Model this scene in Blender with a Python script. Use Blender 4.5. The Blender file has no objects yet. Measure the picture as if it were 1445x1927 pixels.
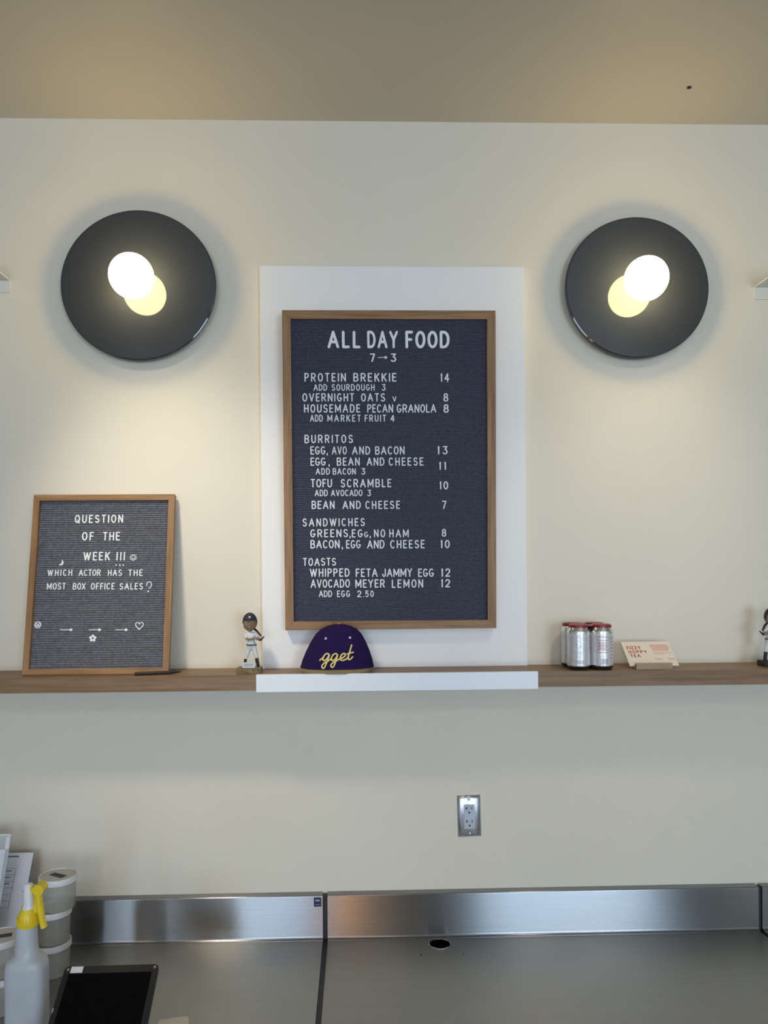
import bpy, bmesh, math, random
from mathutils import Vector, Matrix
random.seed(7)
C = bpy.context.scene.collection
PI = math.pi

# ---------------------------------------------------------------- camera
W, H, F = 1445.0, 1927.0, 1450.0            # frame and focal length in pixels
YAW, ROLL = 0.0286, -0.0077
PPX, PPY = 711.4, 1075.0
CAM = Vector((0, -2.2, 1.93))
R3 = Matrix.Rotation(-YAW, 3, 'Z') @ Matrix.Rotation(PI/2, 3, 'X') @ Matrix.Rotation(ROLL, 3, 'Z')
cd = bpy.data.cameras.new('camera'); cam = bpy.data.objects.new('camera', cd); C.objects.link(cam)
cam.matrix_world = Matrix.Translation(CAM) @ R3.to_4x4()
cd.sensor_fit = 'VERTICAL'; cd.sensor_height = 36.0; cd.lens = F/H*36.0
cd.shift_x = (W/2-PPX)/H; cd.shift_y = (PPY-H/2)/H
cd.clip_start = 0.05
bpy.context.scene.camera = cam

# ---------------------------------------------------------------- world, lights, exposure
sc = bpy.context.scene
sc.view_settings.view_transform = 'Standard'; sc.view_settings.look = 'None'
sc.view_settings.exposure = 0.0; sc.view_settings.gamma = 1.0
try: sc.view_settings.use_curve_mapping = False
except Exception: pass
wd = bpy.data.worlds.new('sky'); sc.world = wd; wd.use_nodes = True
wd.node_tree.nodes['Background'].inputs[0].default_value = (0.55, 0.74, 1.0, 1)
wd.node_tree.nodes['Background'].inputs[1].default_value = 1.6
GLOBE_STRENGTH = 25.0
CEIL = 3.215
ROOM_X0, ROOM_X1, ROOM_Y = -3.6, 3.8, -6.5
# windows of the street side behind the photographer: x0, x1, z0, z1, watts
WINDOWS = [(1.25, 3.25, 0.85, 2.85, 132), (-1.65, -0.42, 0.85, 2.85, 72), (-2.55, -2.15, 0.85, 2.85, 24)]
for wx0, wx1, wz0, wz1, pw in WINDOWS:
    ld = bpy.data.lights.new('window_daylight', 'AREA'); ld.shape = 'RECTANGLE'
    ld.size = wx1-wx0; ld.size_y = wz1-wz0; ld.energy = pw; ld.color = (0.63, 0.81, 1.0)
    lo = bpy.data.objects.new('window_daylight', ld); C.objects.link(lo)
    lo.location = ((wx0+wx1)/2, ROOM_Y-0.20, (wz0+wz1)/2); lo.rotation_euler = (PI/2, 0, 0)
# unseen warm fill lights, added just under the ceiling behind the camera
for lx in (-1.6, 0.1, 1.8):
    ld = bpy.data.lights.new('warm_fill', 'AREA'); ld.shape = 'DISK'; ld.size = 0.5
    ld.energy = 6; ld.color = (1.0, 0.86, 0.66)
    lo = bpy.data.objects.new('warm_fill', ld); C.objects.link(lo); lo.location = (lx, -3.3, CEIL-0.02)

# added fill spots without fixtures, brightening the wall above the shelf
for lx, tx, tz_, pw, ss in ((-0.75, -0.45, 1.88, 62, 46), (0.95, 0.80, 1.95, 24, 46)):
    ld = bpy.data.lights.new('wall_fill_spot', 'SPOT'); ld.energy = pw; ld.color = (1.0, 0.88, 0.70)
    ld.spot_size = math.radians(ss); ld.spot_blend = 1.0; ld.shadow_soft_size = 0.09
    lo = bpy.data.objects.new('wall_fill_spot', ld); C.objects.link(lo); lo.location = (lx, -1.0, CEIL-0.12)
    lo.rotation_euler = (Vector((tx, 0, tz_))-lo.location).to_track_quat('-Z', 'Y').to_euler()

# ---------------------------------------------------------------- pixel helpers
def ray(u, v):
    return R3 @ Vector(((u-PPX)/F, -(v-PPY)/F, -1.0))
def P(u, v, y=0.0):                          # pixel to a point on the plane Y = y
    d = ray(u, v); return CAM + d*((y-CAM.y)/d.y)
def PZ(u, v, z):                             # pixel to a point on the plane Z = z
    d = ray(u, v); return CAM + d*((z-CAM.z)/d.z)

# ---------------------------------------------------------------- materials
def principled(name):
    m = bpy.data.materials.new(name); m.use_nodes = True
    nt = m.node_tree; return m, nt, nt.nodes['Principled BSDF']
def ramp(nt, fac, c0, c1, p0=0.35, p1=0.65):
    r = nt.nodes.new('ShaderNodeValToRGB')
    r.color_ramp.elements[0].position = p0; r.color_ramp.elements[0].color = (*c0, 1)
    r.color_ramp.elements[1].position = p1; r.color_ramp.elements[1].color = (*c1, 1)
    nt.links.new(fac, r.inputs[0]); return r.outputs[0]
def noise(nt, scale, detail=3, stretch=(1, 1, 1), coord='Object'):
    tc = nt.nodes.new('ShaderNodeTexCoord'); mp = nt.nodes.new('ShaderNodeMapping')
    mp.inputs['Scale'].default_value = stretch
    nt.links.new(tc.outputs[coord], mp.inputs[0])
    n = nt.nodes.new('ShaderNodeTexNoise'); n.inputs['Scale'].default_value = scale
    n.inputs['Detail'].default_value = detail; nt.links.new(mp.outputs[0], n.inputs['Vector'])
    return n.outputs[0]
def bump(nt, b, h, strength, dist):
    bp = nt.nodes.new('ShaderNodeBump'); bp.inputs['Strength'].default_value = strength
    bp.inputs['Distance'].default_value = dist
    nt.links.new(h, bp.inputs['Height']); nt.links.new(bp.outputs[0], b.inputs['Normal'])
def mat(name, col, rough=0.5, metal=0.0, var=0.06, scale=40, spec=0.5, bmp=0.0, bscale=300, bdist=0.001,
        emit=None, es=0, trans=0, stretch=(1, 1, 1), alpha=1.0, sheen=0):
    m, nt, b = principled(name)
    lo = tuple(max(0, c*(1-var)) for c in col); hi = tuple(min(1, c*(1+var)) for c in col)
    nt.links.new(ramp(nt, noise(nt, scale, 3, stretch), lo, hi), b.inputs['Base Color'])
    b.inputs['Roughness'].default_value = rough; b.inputs['Metallic'].default_value = metal
    b.inputs['Specular IOR Level'].default_value = spec
    b.inputs['Transmission Weight'].default_value = trans
    b.inputs['Alpha'].default_value = alpha
    if sheen: b.inputs['Sheen Weight'].default_value = sheen
    if emit: b.inputs['Emission Color'].default_value = (*emit, 1); b.inputs['Emission Strength'].default_value = es
    if bmp: bump(nt, b, noise(nt, bscale, 2), bmp, bdist)
    return m
def wood(name, dark, light, axis='x', scale=9, rough=0.5):
    m, nt, b = principled(name)
    st = {'x': (0.6, 8, 14), 'z': (14, 8, 0.6)}[axis]
    n1 = noise(nt, scale, 6, st)
    c = ramp(nt, n1, dark, light, 0.3, 0.72)
    n2 = noise(nt, scale*7, 3, st)
    mx = nt.nodes.new('ShaderNodeMix'); mx.data_type = 'RGBA'; mx.blend_type = 'MULTIPLY'
    mx.inputs['Factor'].default_value = 0.35
    nt.links.new(c, mx.inputs['A']); nt.links.new(ramp(nt, n2, (0.6, 0.57, 0.52), (1, 1, 1), .3, .6), mx.inputs['B'])
    nt.links.new(mx.outputs['Result'], b.inputs['Base Color'])
    b.inputs['Roughness'].default_value = rough
    bump(nt, b, n2, 0.2, 0.0006)
    return m
def steel(name, tangent, col=(0.56, 0.56, 0.54), rough=0.36, aniso=0.9):
    m, nt, b = principled(name)
    st = (0.35, 30, 30)
    n1 = noise(nt, 14, 4, st); n2 = noise(nt, 3.0, 4)
    c = ramp(nt, n1, tuple(x*0.94 for x in col), tuple(min(1, x*1.05) for x in col), .3, .7)
    nt.links.new(c, b.inputs['Base Color'])
    b.inputs['Metallic'].default_value = 1.0
    mr = nt.nodes.new('ShaderNodeMapRange'); mr.inputs['To Min'].default_value = rough-0.05; mr.inputs['To Max'].default_value = rough+0.06
    nt.links.new(n2, mr.inputs['Value']); nt.links.new(mr.outputs[0], b.inputs['Roughness'])
    b.inputs['Anisotropic'].default_value = aniso
    cx = nt.nodes.new('ShaderNodeCombineXYZ')
    for i in range(3): cx.inputs[i].default_value = tangent[i]
    nt.links.new(cx.outputs[0], b.inputs['Tangent'])
    return m

M = {}
M['wall'] = mat('cream_wall_paint', (0.76, 0.71, 0.60), 0.75, var=0.015, scale=3, spec=0.25, bmp=0.25, bscale=420, bdist=0.0006)
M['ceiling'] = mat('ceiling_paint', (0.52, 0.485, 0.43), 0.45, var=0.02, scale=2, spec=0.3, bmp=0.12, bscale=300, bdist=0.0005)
M['rear_wall'] = mat('rear_wall_paint', (0.20, 0.19, 0.175), 0.8, var=0.05, scale=2)
M['floor'] = mat('concrete_floor', (0.14, 0.135, 0.13), 0.5, var=0.2, scale=3)
M['panel'] = mat('white_panel_paint', (0.88, 0.875, 0.865), 0.55, var=0.012, scale=4, spec=0.3, bmp=0.1, bscale=260, bdist=0.0005)
M['strip'] = mat('white_front_strip_paint', (0.86, 0.90, 0.94), 0.35, var=0.01, scale=4)
M['white_metal'] = mat('white_powder_coat', (0.70, 0.70, 0.66), 0.4, var=0.02)
M['oak_x'] = wood('oak_grain_across', (0.20, 0.098, 0.034), (0.40, 0.225, 0.095), 'x')
M['oak_z'] = wood('oak_grain_upright', (0.20, 0.098, 0.034), (0.40, 0.225, 0.095), 'z')
M['shelf_wood'] = wood('walnut_shelf', (0.16, 0.087, 0.035), (0.29, 0.175, 0.085), 'x', 7, 0.45)
M['block_wood'] = wood('beech_block', (0.30, 0.21, 0.12), (0.42, 0.31, 0.2), 'x', 20)
M['added_post_wood'] = wood('added_post_timber', (0.55, 0.25, 0.08), (0.8, 0.42, 0.16), 'z', 4)
M['felt_navy'] = mat('navy_felt', (0.058, 0.064, 0.098), 0.95, var=0.25, scale=160, spec=0.1, sheen=0.25)
M['felt_grey'] = mat('grey_felt', (0.135, 0.140, 0.165), 0.95, var=0.25, scale=160, spec=0.1, sheen=0.25)
M['letter'] = mat('white_letter_plastic', (0.80, 0.82, 0.84), 0.4, var=0.02)
M['lamp_disc'] = mat('polished_dark_metal', (0.030, 0.035, 0.046), 0.05, var=0.05, scale=6)
M['lamp_disc'].node_tree.nodes['Principled BSDF'].inputs['IOR'].default_value = 1.6
M['lamp_edge'] = mat('dark_disc_edge', (0.16, 0.14, 0.12), 0.35, metal=0.8)
M['globe'] = mat('frosted_lit_globe', (0.9, 0.88, 0.8), 0.4, emit=(1.0, 0.77, 0.34), es=GLOBE_STRENGTH)
M['steel_v'] = steel('brushed_steel_upright', (0, 0, 1), col=(0.31, 0.315, 0.325), rough=0.26, aniso=1.0)
M['steel_h'] = steel('brushed_steel_flat', (0, 1, 0), col=(0.40, 0.395, 0.37), rough=0.31, aniso=0.9)
M['steel_plate'] = mat('outlet_plate_steel', (0.55, 0.58, 0.64), 0.34, metal=1.0, var=0.03)
M['chrome'] = mat('screw_chrome', (0.75, 0.75, 0.78), 0.2, metal=1.0)
M['sealant'] = mat('dark_joint_sealant', (0.02, 0.022, 0.03), 0.5)
M['dark'] = mat('black_plastic', (0.012, 0.012, 0.014), 0.45)
M['screen'] = mat('black_screen_glass', (0.002, 0.002, 0.003), 0.6, spec=0.08)
M['grey_plastic'] = mat('receptacle_plastic', (0.50, 0.54, 0.62), 0.4)
M['white_plastic'] = mat('white_plastic', (0.78, 0.78, 0.78), 0.35)
M['cream_plastic'] = mat('cream_plastic', (0.72, 0.66, 0.56), 0.45)
M['yellow'] = mat('yellow_plastic', (0.80, 0.60, 0.02), 0.35, var=0.08)
M['bottle'] = mat('cloudy_bottle_plastic', (0.52, 0.56, 0.60), 0.35, alpha=0.86, var=0.05, scale=20)
M['tub'] = mat('clear_tub_plastic', (0.50, 0.48, 0.42), 0.25, alpha=0.5, var=0.1, scale=20)
M['lid_top'] = mat('cloudy_lid_plastic', (0.60, 0.57, 0.50), 0.3, alpha=0.85)
M['lid_rim'] = mat('white_lid_rim', (0.72, 0.72, 0.74), 0.35)
M['tape'] = mat('navy_tape', (0.03, 0.035, 0.075), 0.6)
M['paper'] = mat('white_paper', (0.74, 0.75, 0.82), 0.8, var=0.02)
M['ink'] = mat('grey_print', (0.16, 0.16, 0.20), 0.8)
M['acrylic'] = mat('clear_acrylic', (0.70, 0.78, 0.84), 0.08, alpha=0.45)
M['cap_cloth'] = mat('purple_cap_cloth', (0.018, 0.009, 0.062), 0.9, var=0.2, scale=300, spec=0.15, bmp=0.3, bscale=900, bdist=0.0004)
M['brim'] = mat('khaki_brim_cloth', (0.26, 0.20, 0.10), 0.85, var=0.1)
M['thread'] = mat('pale_yellow_thread', (0.85, 0.70, 0.25), 0.6, var=0.15, scale=600)
M['eyelet'] = mat('lilac_eyelet', (0.62, 0.55, 0.72), 0.6)
M['can'] = mat('brushed_can_silver', (0.80, 0.81, 0.82), 0.22, metal=1.0, var=0.04)
M['can_label'] = mat('pale_grey_can_print', (0.66, 0.67, 0.69), 0.30, metal=0.45, var=0.07, scale=90)
M['can_ink'] = mat('grey_can_print', (0.30, 0.31, 0.34), 0.5)
M['can_red'] = mat('red_can_print', (0.42, 0.08, 0.09), 0.5)
M['red'] = mat('dark_red_plastic', (0.24, 0.018, 0.03), 0.35)
M['card'] = mat('cream_card', (0.74, 0.66, 0.56), 0.7, var=0.02)
M['card_red'] = mat('rust_red_print', (0.42, 0.10, 0.06), 0.7)
M['card_pink'] = mat('pink_print', (0.66, 0.44, 0.38), 0.7)
M['skin'] = mat('painted_skin', (0.26, 0.18, 0.11), 0.5)
M['uniform'] = mat('painted_white_uniform', (0.62, 0.64, 0.66), 0.5, var=0.08)
M['navy'] = mat('painted_navy', (0.020, 0.021, 0.036), 0.7)
M['black'] = mat('painted_black', (0.012, 0.010, 0.011), 0.6)
M['bronze'] = mat('bronze_paint', (0.14, 0.095, 0.03), 0.4, metal=0.3, var=0.5, scale=120)
M['plaque_ink'] = mat('blue_grey_print', (0.25, 0.30, 0.38), 0.6)
M['lips'] = mat('painted_lips', (0.35, 0.15, 0.11), 0.5)
M['sticker'] = mat('navy_sticker', (0.015, 0.025, 0.085), 0.4)
M['pale_print'] = mat('pale_sticker_print', (0.45, 0.48, 0.62), 0.5)
def glass_mat():
    m = bpy.data.materials.new('window_glass'); m.use_nodes = True; nt = m.node_tree; nt.nodes.clear()
    o = nt.nodes.new('ShaderNodeOutputMaterial'); mx = nt.nodes.new('ShaderNodeMixShader')
    t = nt.nodes.new('ShaderNodeBsdfTransparent'); g = nt.nodes.new('ShaderNodeBsdfGlossy'); g.inputs['Roughness'].default_value = 0.02
    mx.inputs[0].default_value = 0.06
    nt.links.new(t.outputs[0], mx.inputs[1]); nt.links.new(g.outputs[0], mx.inputs[2]); nt.links.new(mx.outputs[0], o.inputs[0])
    return m
M['glass'] = glass_mat()

# ---------------------------------------------------------------- mesh helpers
def box(bm, x0, x1, y0, y1, z0, z1, mtx=None):
    vs = [Vector((x, y, z)) for x in (x0, x1) for y in (y0, y1) for z in (z0, z1)]
    if mtx: vs = [mtx @ v for v in vs]
    v = [bm.verts.new(c) for c in vs]
    for f in ((0, 1, 3, 2), (4, 6, 7, 5), (0, 4, 5, 1), (2, 3, 7, 6), (0, 2, 6, 4), (1, 5, 7, 3)):
        bm.faces.new([v[i] for i in f])
def lathe(bm, prof, n=32, cx=0, cy=0, sx=1, sy=1, p=2.0, cap0=True, cap1=True, z=0):
    """profile of (radius, z) about the vertical; p > 2 squares the cross-section"""
    rings = []
    for r, h in prof:
        ring = []
        for i in range(n):
            a = 2*PI*i/n; c, s = math.cos(a), math.sin(a)
            k = (abs(c)**p+abs(s)**p)**(-1/p)
            ring.append(bm.verts.new((cx+r*sx*c*k, cy+r*sy*s*k, z+h)))
        rings.append(ring)
    for a, b in zip(rings, rings[1:]):
        for i in range(n):
            j = (i+1) % n; bm.faces.new((a[i], a[j], b[j], b[i]))
    if cap0: bm.faces.new(rings[0][::-1])
    if cap1: bm.faces.new(rings[-1])
def tube(bm, pts, r, n=8, flat=1.0):
    """round tube along pts; r a number or list"""
    pts = [Vector(p) for p in pts]; rs = r if isinstance(r, (list, tuple)) else [r]*len(pts)
    rings = []
    for i, p in enumerate(pts):
        t = (pts[min(i+1, len(pts)-1)]-pts[max(i-1, 0)]).normalized()
        up = Vector((0, 1, 0)) if abs(t.y) < 0.9 else Vector((1, 0, 0))
        a = t.cross(up).normalized(); b = t.cross(a).normalized()
        rings.append([bm.verts.new(p+(a*math.cos(2*PI*k/n)+b*math.sin(2*PI*k/n)*flat)*rs[i]) for k in range(n)])
    for a, b in zip(rings, rings[1:]):
        for i in range(n):
            j = (i+1) % n; bm.faces.new((a[i], a[j], b[j], b[i]))
    bm.faces.new(rings[0][::-1]); bm.faces.new(rings[-1])
def prism(bm, pts, y0, y1, mtx=None):
    """polygon in x,z extruded from y0 to y1"""
    a = [Vector((x, y0, z)) for x, z in pts]; b = [Vector((x, y1, z)) for x, z in pts]
    if mtx: a = [mtx @ v for v in a]; b = [mtx @ v for v in b]
    a = [bm.verts.new(v) for v in a]; b = [bm.verts.new(v) for v in b]
    bm.faces.new(a); bm.faces.new(b[::-1]); n = len(a)
    for i in range(n):
        j = (i+1) % n; bm.faces.new((a[j], a[i], b[i], b[j]))
def ball(bm, c, r, sx=1, sy=1, sz=1, u=16, v=10):
    m = Matrix.Translation(c) @ Matrix.Diagonal((r*sx, r*sy, r*sz, 1))
    bmesh.ops.create_uvsphere(bm, u_segments=u, v_segments=v, radius=1, matrix=m)
def circle(cx, cz, r, n=20, rz=None):
    rz = rz or r
    return [(cx+r*math.cos(2*PI*i/n), cz+rz*math.sin(2*PI*i/n)) for i in range(n)]
def obj(name, bm, m, parent=None, bevel=0, segs=2, smooth=True, angle=35, kind=None, label=None):
    if bevel:
        es = [e for e in bm.edges if len(e.link_faces) == 2 and e.calc_face_angle(0) > 0.6]
        bmesh.ops.bevel(bm, geom=es, offset=bevel, segments=segs, affect='EDGES', profile=0.5)
    bmesh.ops.recalc_face_normals(bm, faces=bm.faces)
    me = bpy.data.meshes.new(name); bm.to_mesh(me); bm.free()
    me.materials.append(M[m] if isinstance(m, str) else m)
    if smooth:
        me.shade_smooth(); me.set_sharp_from_angle(angle=math.radians(angle))
    o = bpy.data.objects.new(name, me); C.objects.link(o)
    if parent: o.parent = parent
    if kind: o['kind'] = kind
    if label: o['label'] = label
    return o
def thing(name, label, cat, loc=(0, 0, 0), group=None, rot=None):
    o = bpy.data.objects.new(name, None); C.objects.link(o); o.empty_display_size = 0.05
    if rot is not None: o.matrix_world = Matrix.Translation(loc) @ rot.to_4x4()
    else: o.location = loc
    o['label'] = label; o['category'] = cat
    if group: o['group'] = group
    return o
def nb(): return bmesh.new()
def boxobj(name, dims, m, parent=None, **k):
    bm = nb(); box(bm, *dims); return obj(name, bm, m, parent, **k)

# ================================================================ SETTING
bw = 0.15
boxobj('wall_front', (ROOM_X0-bw, ROOM_X1+bw, 0, bw, 0, CEIL), 'wall', kind='structure', smooth=False)
boxobj('wall_left', (ROOM_X0-bw, ROOM_X0, ROOM_Y, 0, 0, CEIL), 'wall', kind='structure', smooth=False)
boxobj('wall_right', (ROOM_X1, ROOM_X1+bw, ROOM_Y, 0, 0, CEIL), 'wall', kind='structure', smooth=False)
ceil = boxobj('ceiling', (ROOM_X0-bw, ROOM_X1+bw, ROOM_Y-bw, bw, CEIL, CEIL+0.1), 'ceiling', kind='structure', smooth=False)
boxobj('floor', (ROOM_X0-bw, ROOM_X1+bw, ROOM_Y-bw, bw, -0.1, 0), 'floor', kind='structure', smooth=False)
# rear wall with openings
bm = nb(); xs = sorted([w[0] for w in WINDOWS]+[w[1] for w in WINDOWS])
edges = [ROOM_X0-bw]+xs+[ROOM_X1+bw]
for a, b in zip(edges[0::2], edges[1::2]): box(bm, a, b, ROOM_Y-bw, ROOM_Y, 0, CEIL)
for wx0, wx1, wz0, wz1, pw in WINDOWS:
    box(bm, wx0, wx1, ROOM_Y-bw, ROOM_Y, 0, wz0); box(bm, wx0, wx1, ROOM_Y-bw, ROOM_Y, wz1, CEIL)
obj('wall_rear', bm, 'rear_wall', kind='structure', smooth=False)
for i, (wx0, wx1, wz0, wz1, pw) in enumerate(WINDOWS):
    bm = nb(); t = 0.045
    for a in ((wx0, wx0+t, wz0, wz1), (wx1-t, wx1, wz0, wz1), (wx0+t, wx1-t, wz0, wz0+t), (wx0+t, wx1-t, wz1-t, wz1)):
        box(bm, a[0], a[1], ROOM_Y-0.10, ROOM_Y-0.03, a[2], a[3])
    wf = obj('window_%d' % (i+1), bm, 'dark', kind='structure', smooth=False)
    boxobj('pane', (wx0+t, wx1-t, ROOM_Y-0.068, ROOM_Y-0.062, wz0+t, wz1-t), 'glass', wf, smooth=False)
# unseen timber post, added to put an orange band in the steel
boxobj('added_post_1', (-0.27, -0.05, ROOM_Y, ROOM_Y+0.12, 0, CEIL), 'added_post_wood', kind='structure', bevel=0.004)
M['added_glow'] = mat('amber_added_glow', (0.8, 0.5, 0.2), 0.5, emit=(1.0, 0.45, 0.13), es=9.0)
boxobj('added_glow_strip', (-0.255, -0.075, ROOM_Y+0.121, ROOM_Y+0.135, 0.5, 2.6), 'added_glow', bpy.data.objects['added_post_1'])  # glowing strip added out of view to feed the backsplash's orange reflection
# small dark screw head left in the ceiling
p = PZ(1296.5, 163.5, CEIL)
boxobj('screw', (p.x-0.005, p.x+0.005, p.y-0.003, p.y+0.003, CEIL-0.004, CEIL+0.002), 'dark', ceil)

# ================================================================ WALL SHELF
SD = 0.155                                     # how far the shelf stands out
zt = CAM.z-(1267.3-PPY)/F*(2.2-SD) - 0.0005    # its top
SZ = zt; ST = 0.041
pl = P(482, 1280, -SD-0.006); pr = P(1012.3, 1280, -SD-0.006)
sh = thing('wall_shelf', 'long brown wooden shelf along the cream wall with a white middle front', 'shelf', (0, 0, SZ-ST))
boxobj('shelf_board', (-2.6, pl.x-0.001, -SD, 0, 0, ST), 'shelf_wood', sh, bevel=0.0015, label='left brown wooden length of the shelf')
boxobj('shelf_board', (pr.x+0.001, 2.8, -SD, 0, 0, ST), 'shelf_wood', sh, bevel=0.0015, label='right brown wooden length of the shelf')
boxobj('shelf_board', (pl.x-0.001, pr.x+0.001, -SD+0.004, 0, 0.001, ST), 'shelf_wood', sh, label='middle length of the shelf behind the white front')
boxobj('front_strip', (pl.x, pr.x, -SD-0.007, -SD+0.003, -0.0035, ST+0.0015), 'strip', sh, bevel=0.0018, label='white front strip')

# ================================================================ WHITE BACKING PANEL
a = P(490.7, 502.5, -0.014); b = P(988, 503, -0.014)
c0 = P(492.7, 1200, -0.014)
bp_x0, bp_x1 = (a.x+c0.x)/2, (b.x+P(988.5, 1200, -0.014).x)/2
bp = boxobj('backing_panel', (bp_x0, bp_x1, -0.021, -0.001, SZ+.0003, a.z), 'panel', bevel=0.0012)
bp['label'] = 'tall plain white painted panel standing on the shelf behind the large menu board'; bp['category'] = 'panel'

# ================================================================ STROKE LETTERS
def arc(cx, cy, rx, ry, a0, a1, n=14):
    return [(cx+rx*math.cos(math.radians(a0+(a1-a0)*i/n)), cy+ry*math.sin(math.radians(a0+(a1-a0)*i/n))) for i in range(n+1)]
O_ = arc(.5, .5, .5, .5, 90, 450, 24)
G = {
 'A': (.68, [[(0, 0), (.5, 1)], [(.5, 1), (1, 0)], [(.17, .34), (.83, .34)]]),
 'B': (.56, [[(0, 0), (0, 1)], [(0, 1)]+arc(.55, .765, .38, .235, 90, -90, 8)+[(0, .53)], [(0, .53)]+arc(.6, .265, .40, .265, 90, -90, 8)+[(0, 0)]]),
 'C': (.58, [arc(.52, .5, .52, .5, 48, 312, 18)]),
 'D': (.58, [[(0, 0), (0, 1)], [(0, 1)]+arc(.38, .5, .62, .5, 90, -90, 14)+[(0, 0)]]),
 'E': (.48, [[(0, 0), (0, 1)], [(0, 1), (1, 1)], [(0, .52), (.85, .52)], [(0, 0), (1, 0)]]),
 'F': (.46, [[(0, 0), (0, 1)], [(0, 1), (1, 1)], [(0, .5), (.85, .5)]]),
 'G': (.60, [arc(.5, .5, .5, .5, 50, 330, 18), [(.58, .42), (1, .42)], [(1, .42), (.95, .2)]]),
 'H': (.56, [[(0, 0), (0, 1)], [(1, 0), (1, 1)], [(0, .5), (1, .5)]]),
 'I': (.14, [[(.5, 0), (.5, 1)]]),
 'J': (.44, [[(1, 1)]+arc(.5, .3, .5, .3, 0, -180, 10)]),
 'K': (.56, [[(0, 0), (0, 1)], [(0, .38), (.95, 1)], [(.33, .6), (1, 0)]]),
 'L': (.46, [[(0, 0), (0, 1)], [(0, 0), (1, 0)]]),
 'M': (.72, [[(0, 0), (0, 1)], [(0, 1), (.5, .2)], [(.5, .2), (1, 1)], [(1, 1), (1, 0)]]),
 'N': (.58, [[(0, 0), (0, 1)], [(0, 1), (1, 0)], [(1, 0), (1, 1)]]),
 'O': (.60, [O_]),
 'P': (.52, [[(0, 0), (0, 1)], [(0, 1)]+arc(.55, .74, .45, .26, 90, -90, 10)+[(0, .48)]]),
 'Q': (.62, [O_, [(.62, .25), (1, -.06)]]),
 'R': (.56, [[(0, 0), (0, 1)], [(0, 1)]+arc(.55, .74, .42, .26, 90, -90, 10)+[(0, .48)], [(.5, .48), (1, 0)]]),
 'S': (.54, [arc(.5, .75, .45, .25, 30, 270, 12)+arc(.5, .25, .5, .25, 90, -150, 12)[1:]]),
 'T': (.52, [[(.5, 0), (.5, 1)], [(0, 1), (1, 1)]]),
 'U': (.56, [[(0, 1)]+arc(.5, .33, .5, .33, 180, 360, 12)+[(1, 1)]]),
 'V': (.62, [[(0, 1), (.5, 0)], [(.5, 0), (1, 1)]]),
 'W': (.86, [[(0, 1), (.26, 0)], [(.26, 0), (.5, .95)], [(.5, .95), (.74, 0)], [(.74, 0), (1, 1)]]),
 'X': (.58, [[(0, 0), (1, 1)], [(0, 1), (1, 0)]]),
 'Y': (.60, [[(0, 1), (.5, .48)], [(1, 1), (.5, .48)], [(.5, .48), (.5, 0)]]),
 'Z': (.52, [[(0, 1), (1, 1)], [(1, 1), (0, 0)], [(0, 0), (1, 0)]]),
 '0': (.54, [O_]),
 '1': (.22, [[(.7, 0), (.7, 1)], [(.7, 1), (0, .82)]]),
 '2': (.54, [arc(.5, .70, .48, .30, 165, -30, 12)+[(0, 0)], [(0, 0), (1, 0)]]),
 '3': (.54, [[(.05, 1), (.95, 1)], [(.95, 1), (.45, .6)], [(.45, .6)]+arc(.45, .3, .52, .3, 80, -150, 12)]),
 '4': (.58, [[(.72, 0), (.72, 1)], [(.72, 1), (0, .3)], [(0, .3), (1, .3)]]),
 '5': (.54, [[(.9, 1), (.12, 1)], [(.12, 1), (.05, .55)], arc(.48, .33, .5, .33, 140, -145, 12)]),
 '7': (.50, [[(0, 1), (1, 1)], [(1, 1), (.35, 0)]]),
 '8': (.54, [arc(.5, .76, .42, .24, -90, 270, 16), arc(.5, .26, .5, .26, 90, 450, 16)]),
 ',': (.14, [[(.6, .08), (.2, -.16)]]),
 '.': (.14, [[(.5, 0), (.5, .03)]]),
 '!': (.14, [[(.5, 0), (.5, 1)]]),
 'v': (.60, [[(0, 1), (.5, 0)], [(.5, 0), (1, 1)]]),
}
def ribbon(bm, pts, s, h, T=None, taper=0.86):
    """a raised rounded stroke through pts (x, z), s wide and h high, towards -y"""
    pts = [Vector((x, 0, z)) for x, z in pts]; n = len(pts); closed = (pts[0]-pts[-1]).length < 1e-5 and n > 3
    L = []
    for i in range(n):
        if closed and i in (0, n-1): t = (pts[1]-pts[0]).normalized()+(pts[-1]-pts[-2]).normalized()
        else:
            t = Vector((0, 0, 0))
            if i > 0: t += (pts[i]-pts[i-1]).normalized()
            if i < n-1: t += (pts[i+1]-pts[i]).normalized()
        t.normalize(); L.append(Vector((-t.z, 0, t.x)))
    def ring(p, nn): return [p+nn*(s/2), p-nn*(s/2), p+nn*(s/2*taper)+Vector((0, -h, 0)), p-nn*(s/2*taper)+Vector((0, -h, 0))]
    rows = [[bm.verts.new(T(v) if T else v) for v in ring(p, q)] for p, q in zip(pts, L)]
    for a, b in zip(rows, rows[1:]):
        bm.faces.new((a[2], a[3], b[3], b[2])); bm.faces.new((a[0], a[2], b[2], b[0])); bm.faces.new((a[3], a[1], b[1], b[3]))
    if not closed:
        for k, sg in ((0, 1), (n-1, -1)):
            p, q = pts[k], L[k]; d = Vector((-q.z, 0, q.x))*sg
            lo, hi = [], []
            for j in range(6):
                a = PI*j/5; o = q*math.cos(a)+d*math.sin(a)
                lo.append(bm.verts.new(T(p+o*(s/2)) if T else p+o*(s/2)))
                w = p+o*(s/2*taper)+Vector((0, -h, 0)); hi.append(bm.verts.new(T(w) if T else w))
            for j in range(5): bm.faces.new((lo[j], lo[j+1], hi[j+1], hi[j]))
            bm.faces.new(hi)
GM = {}
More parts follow.
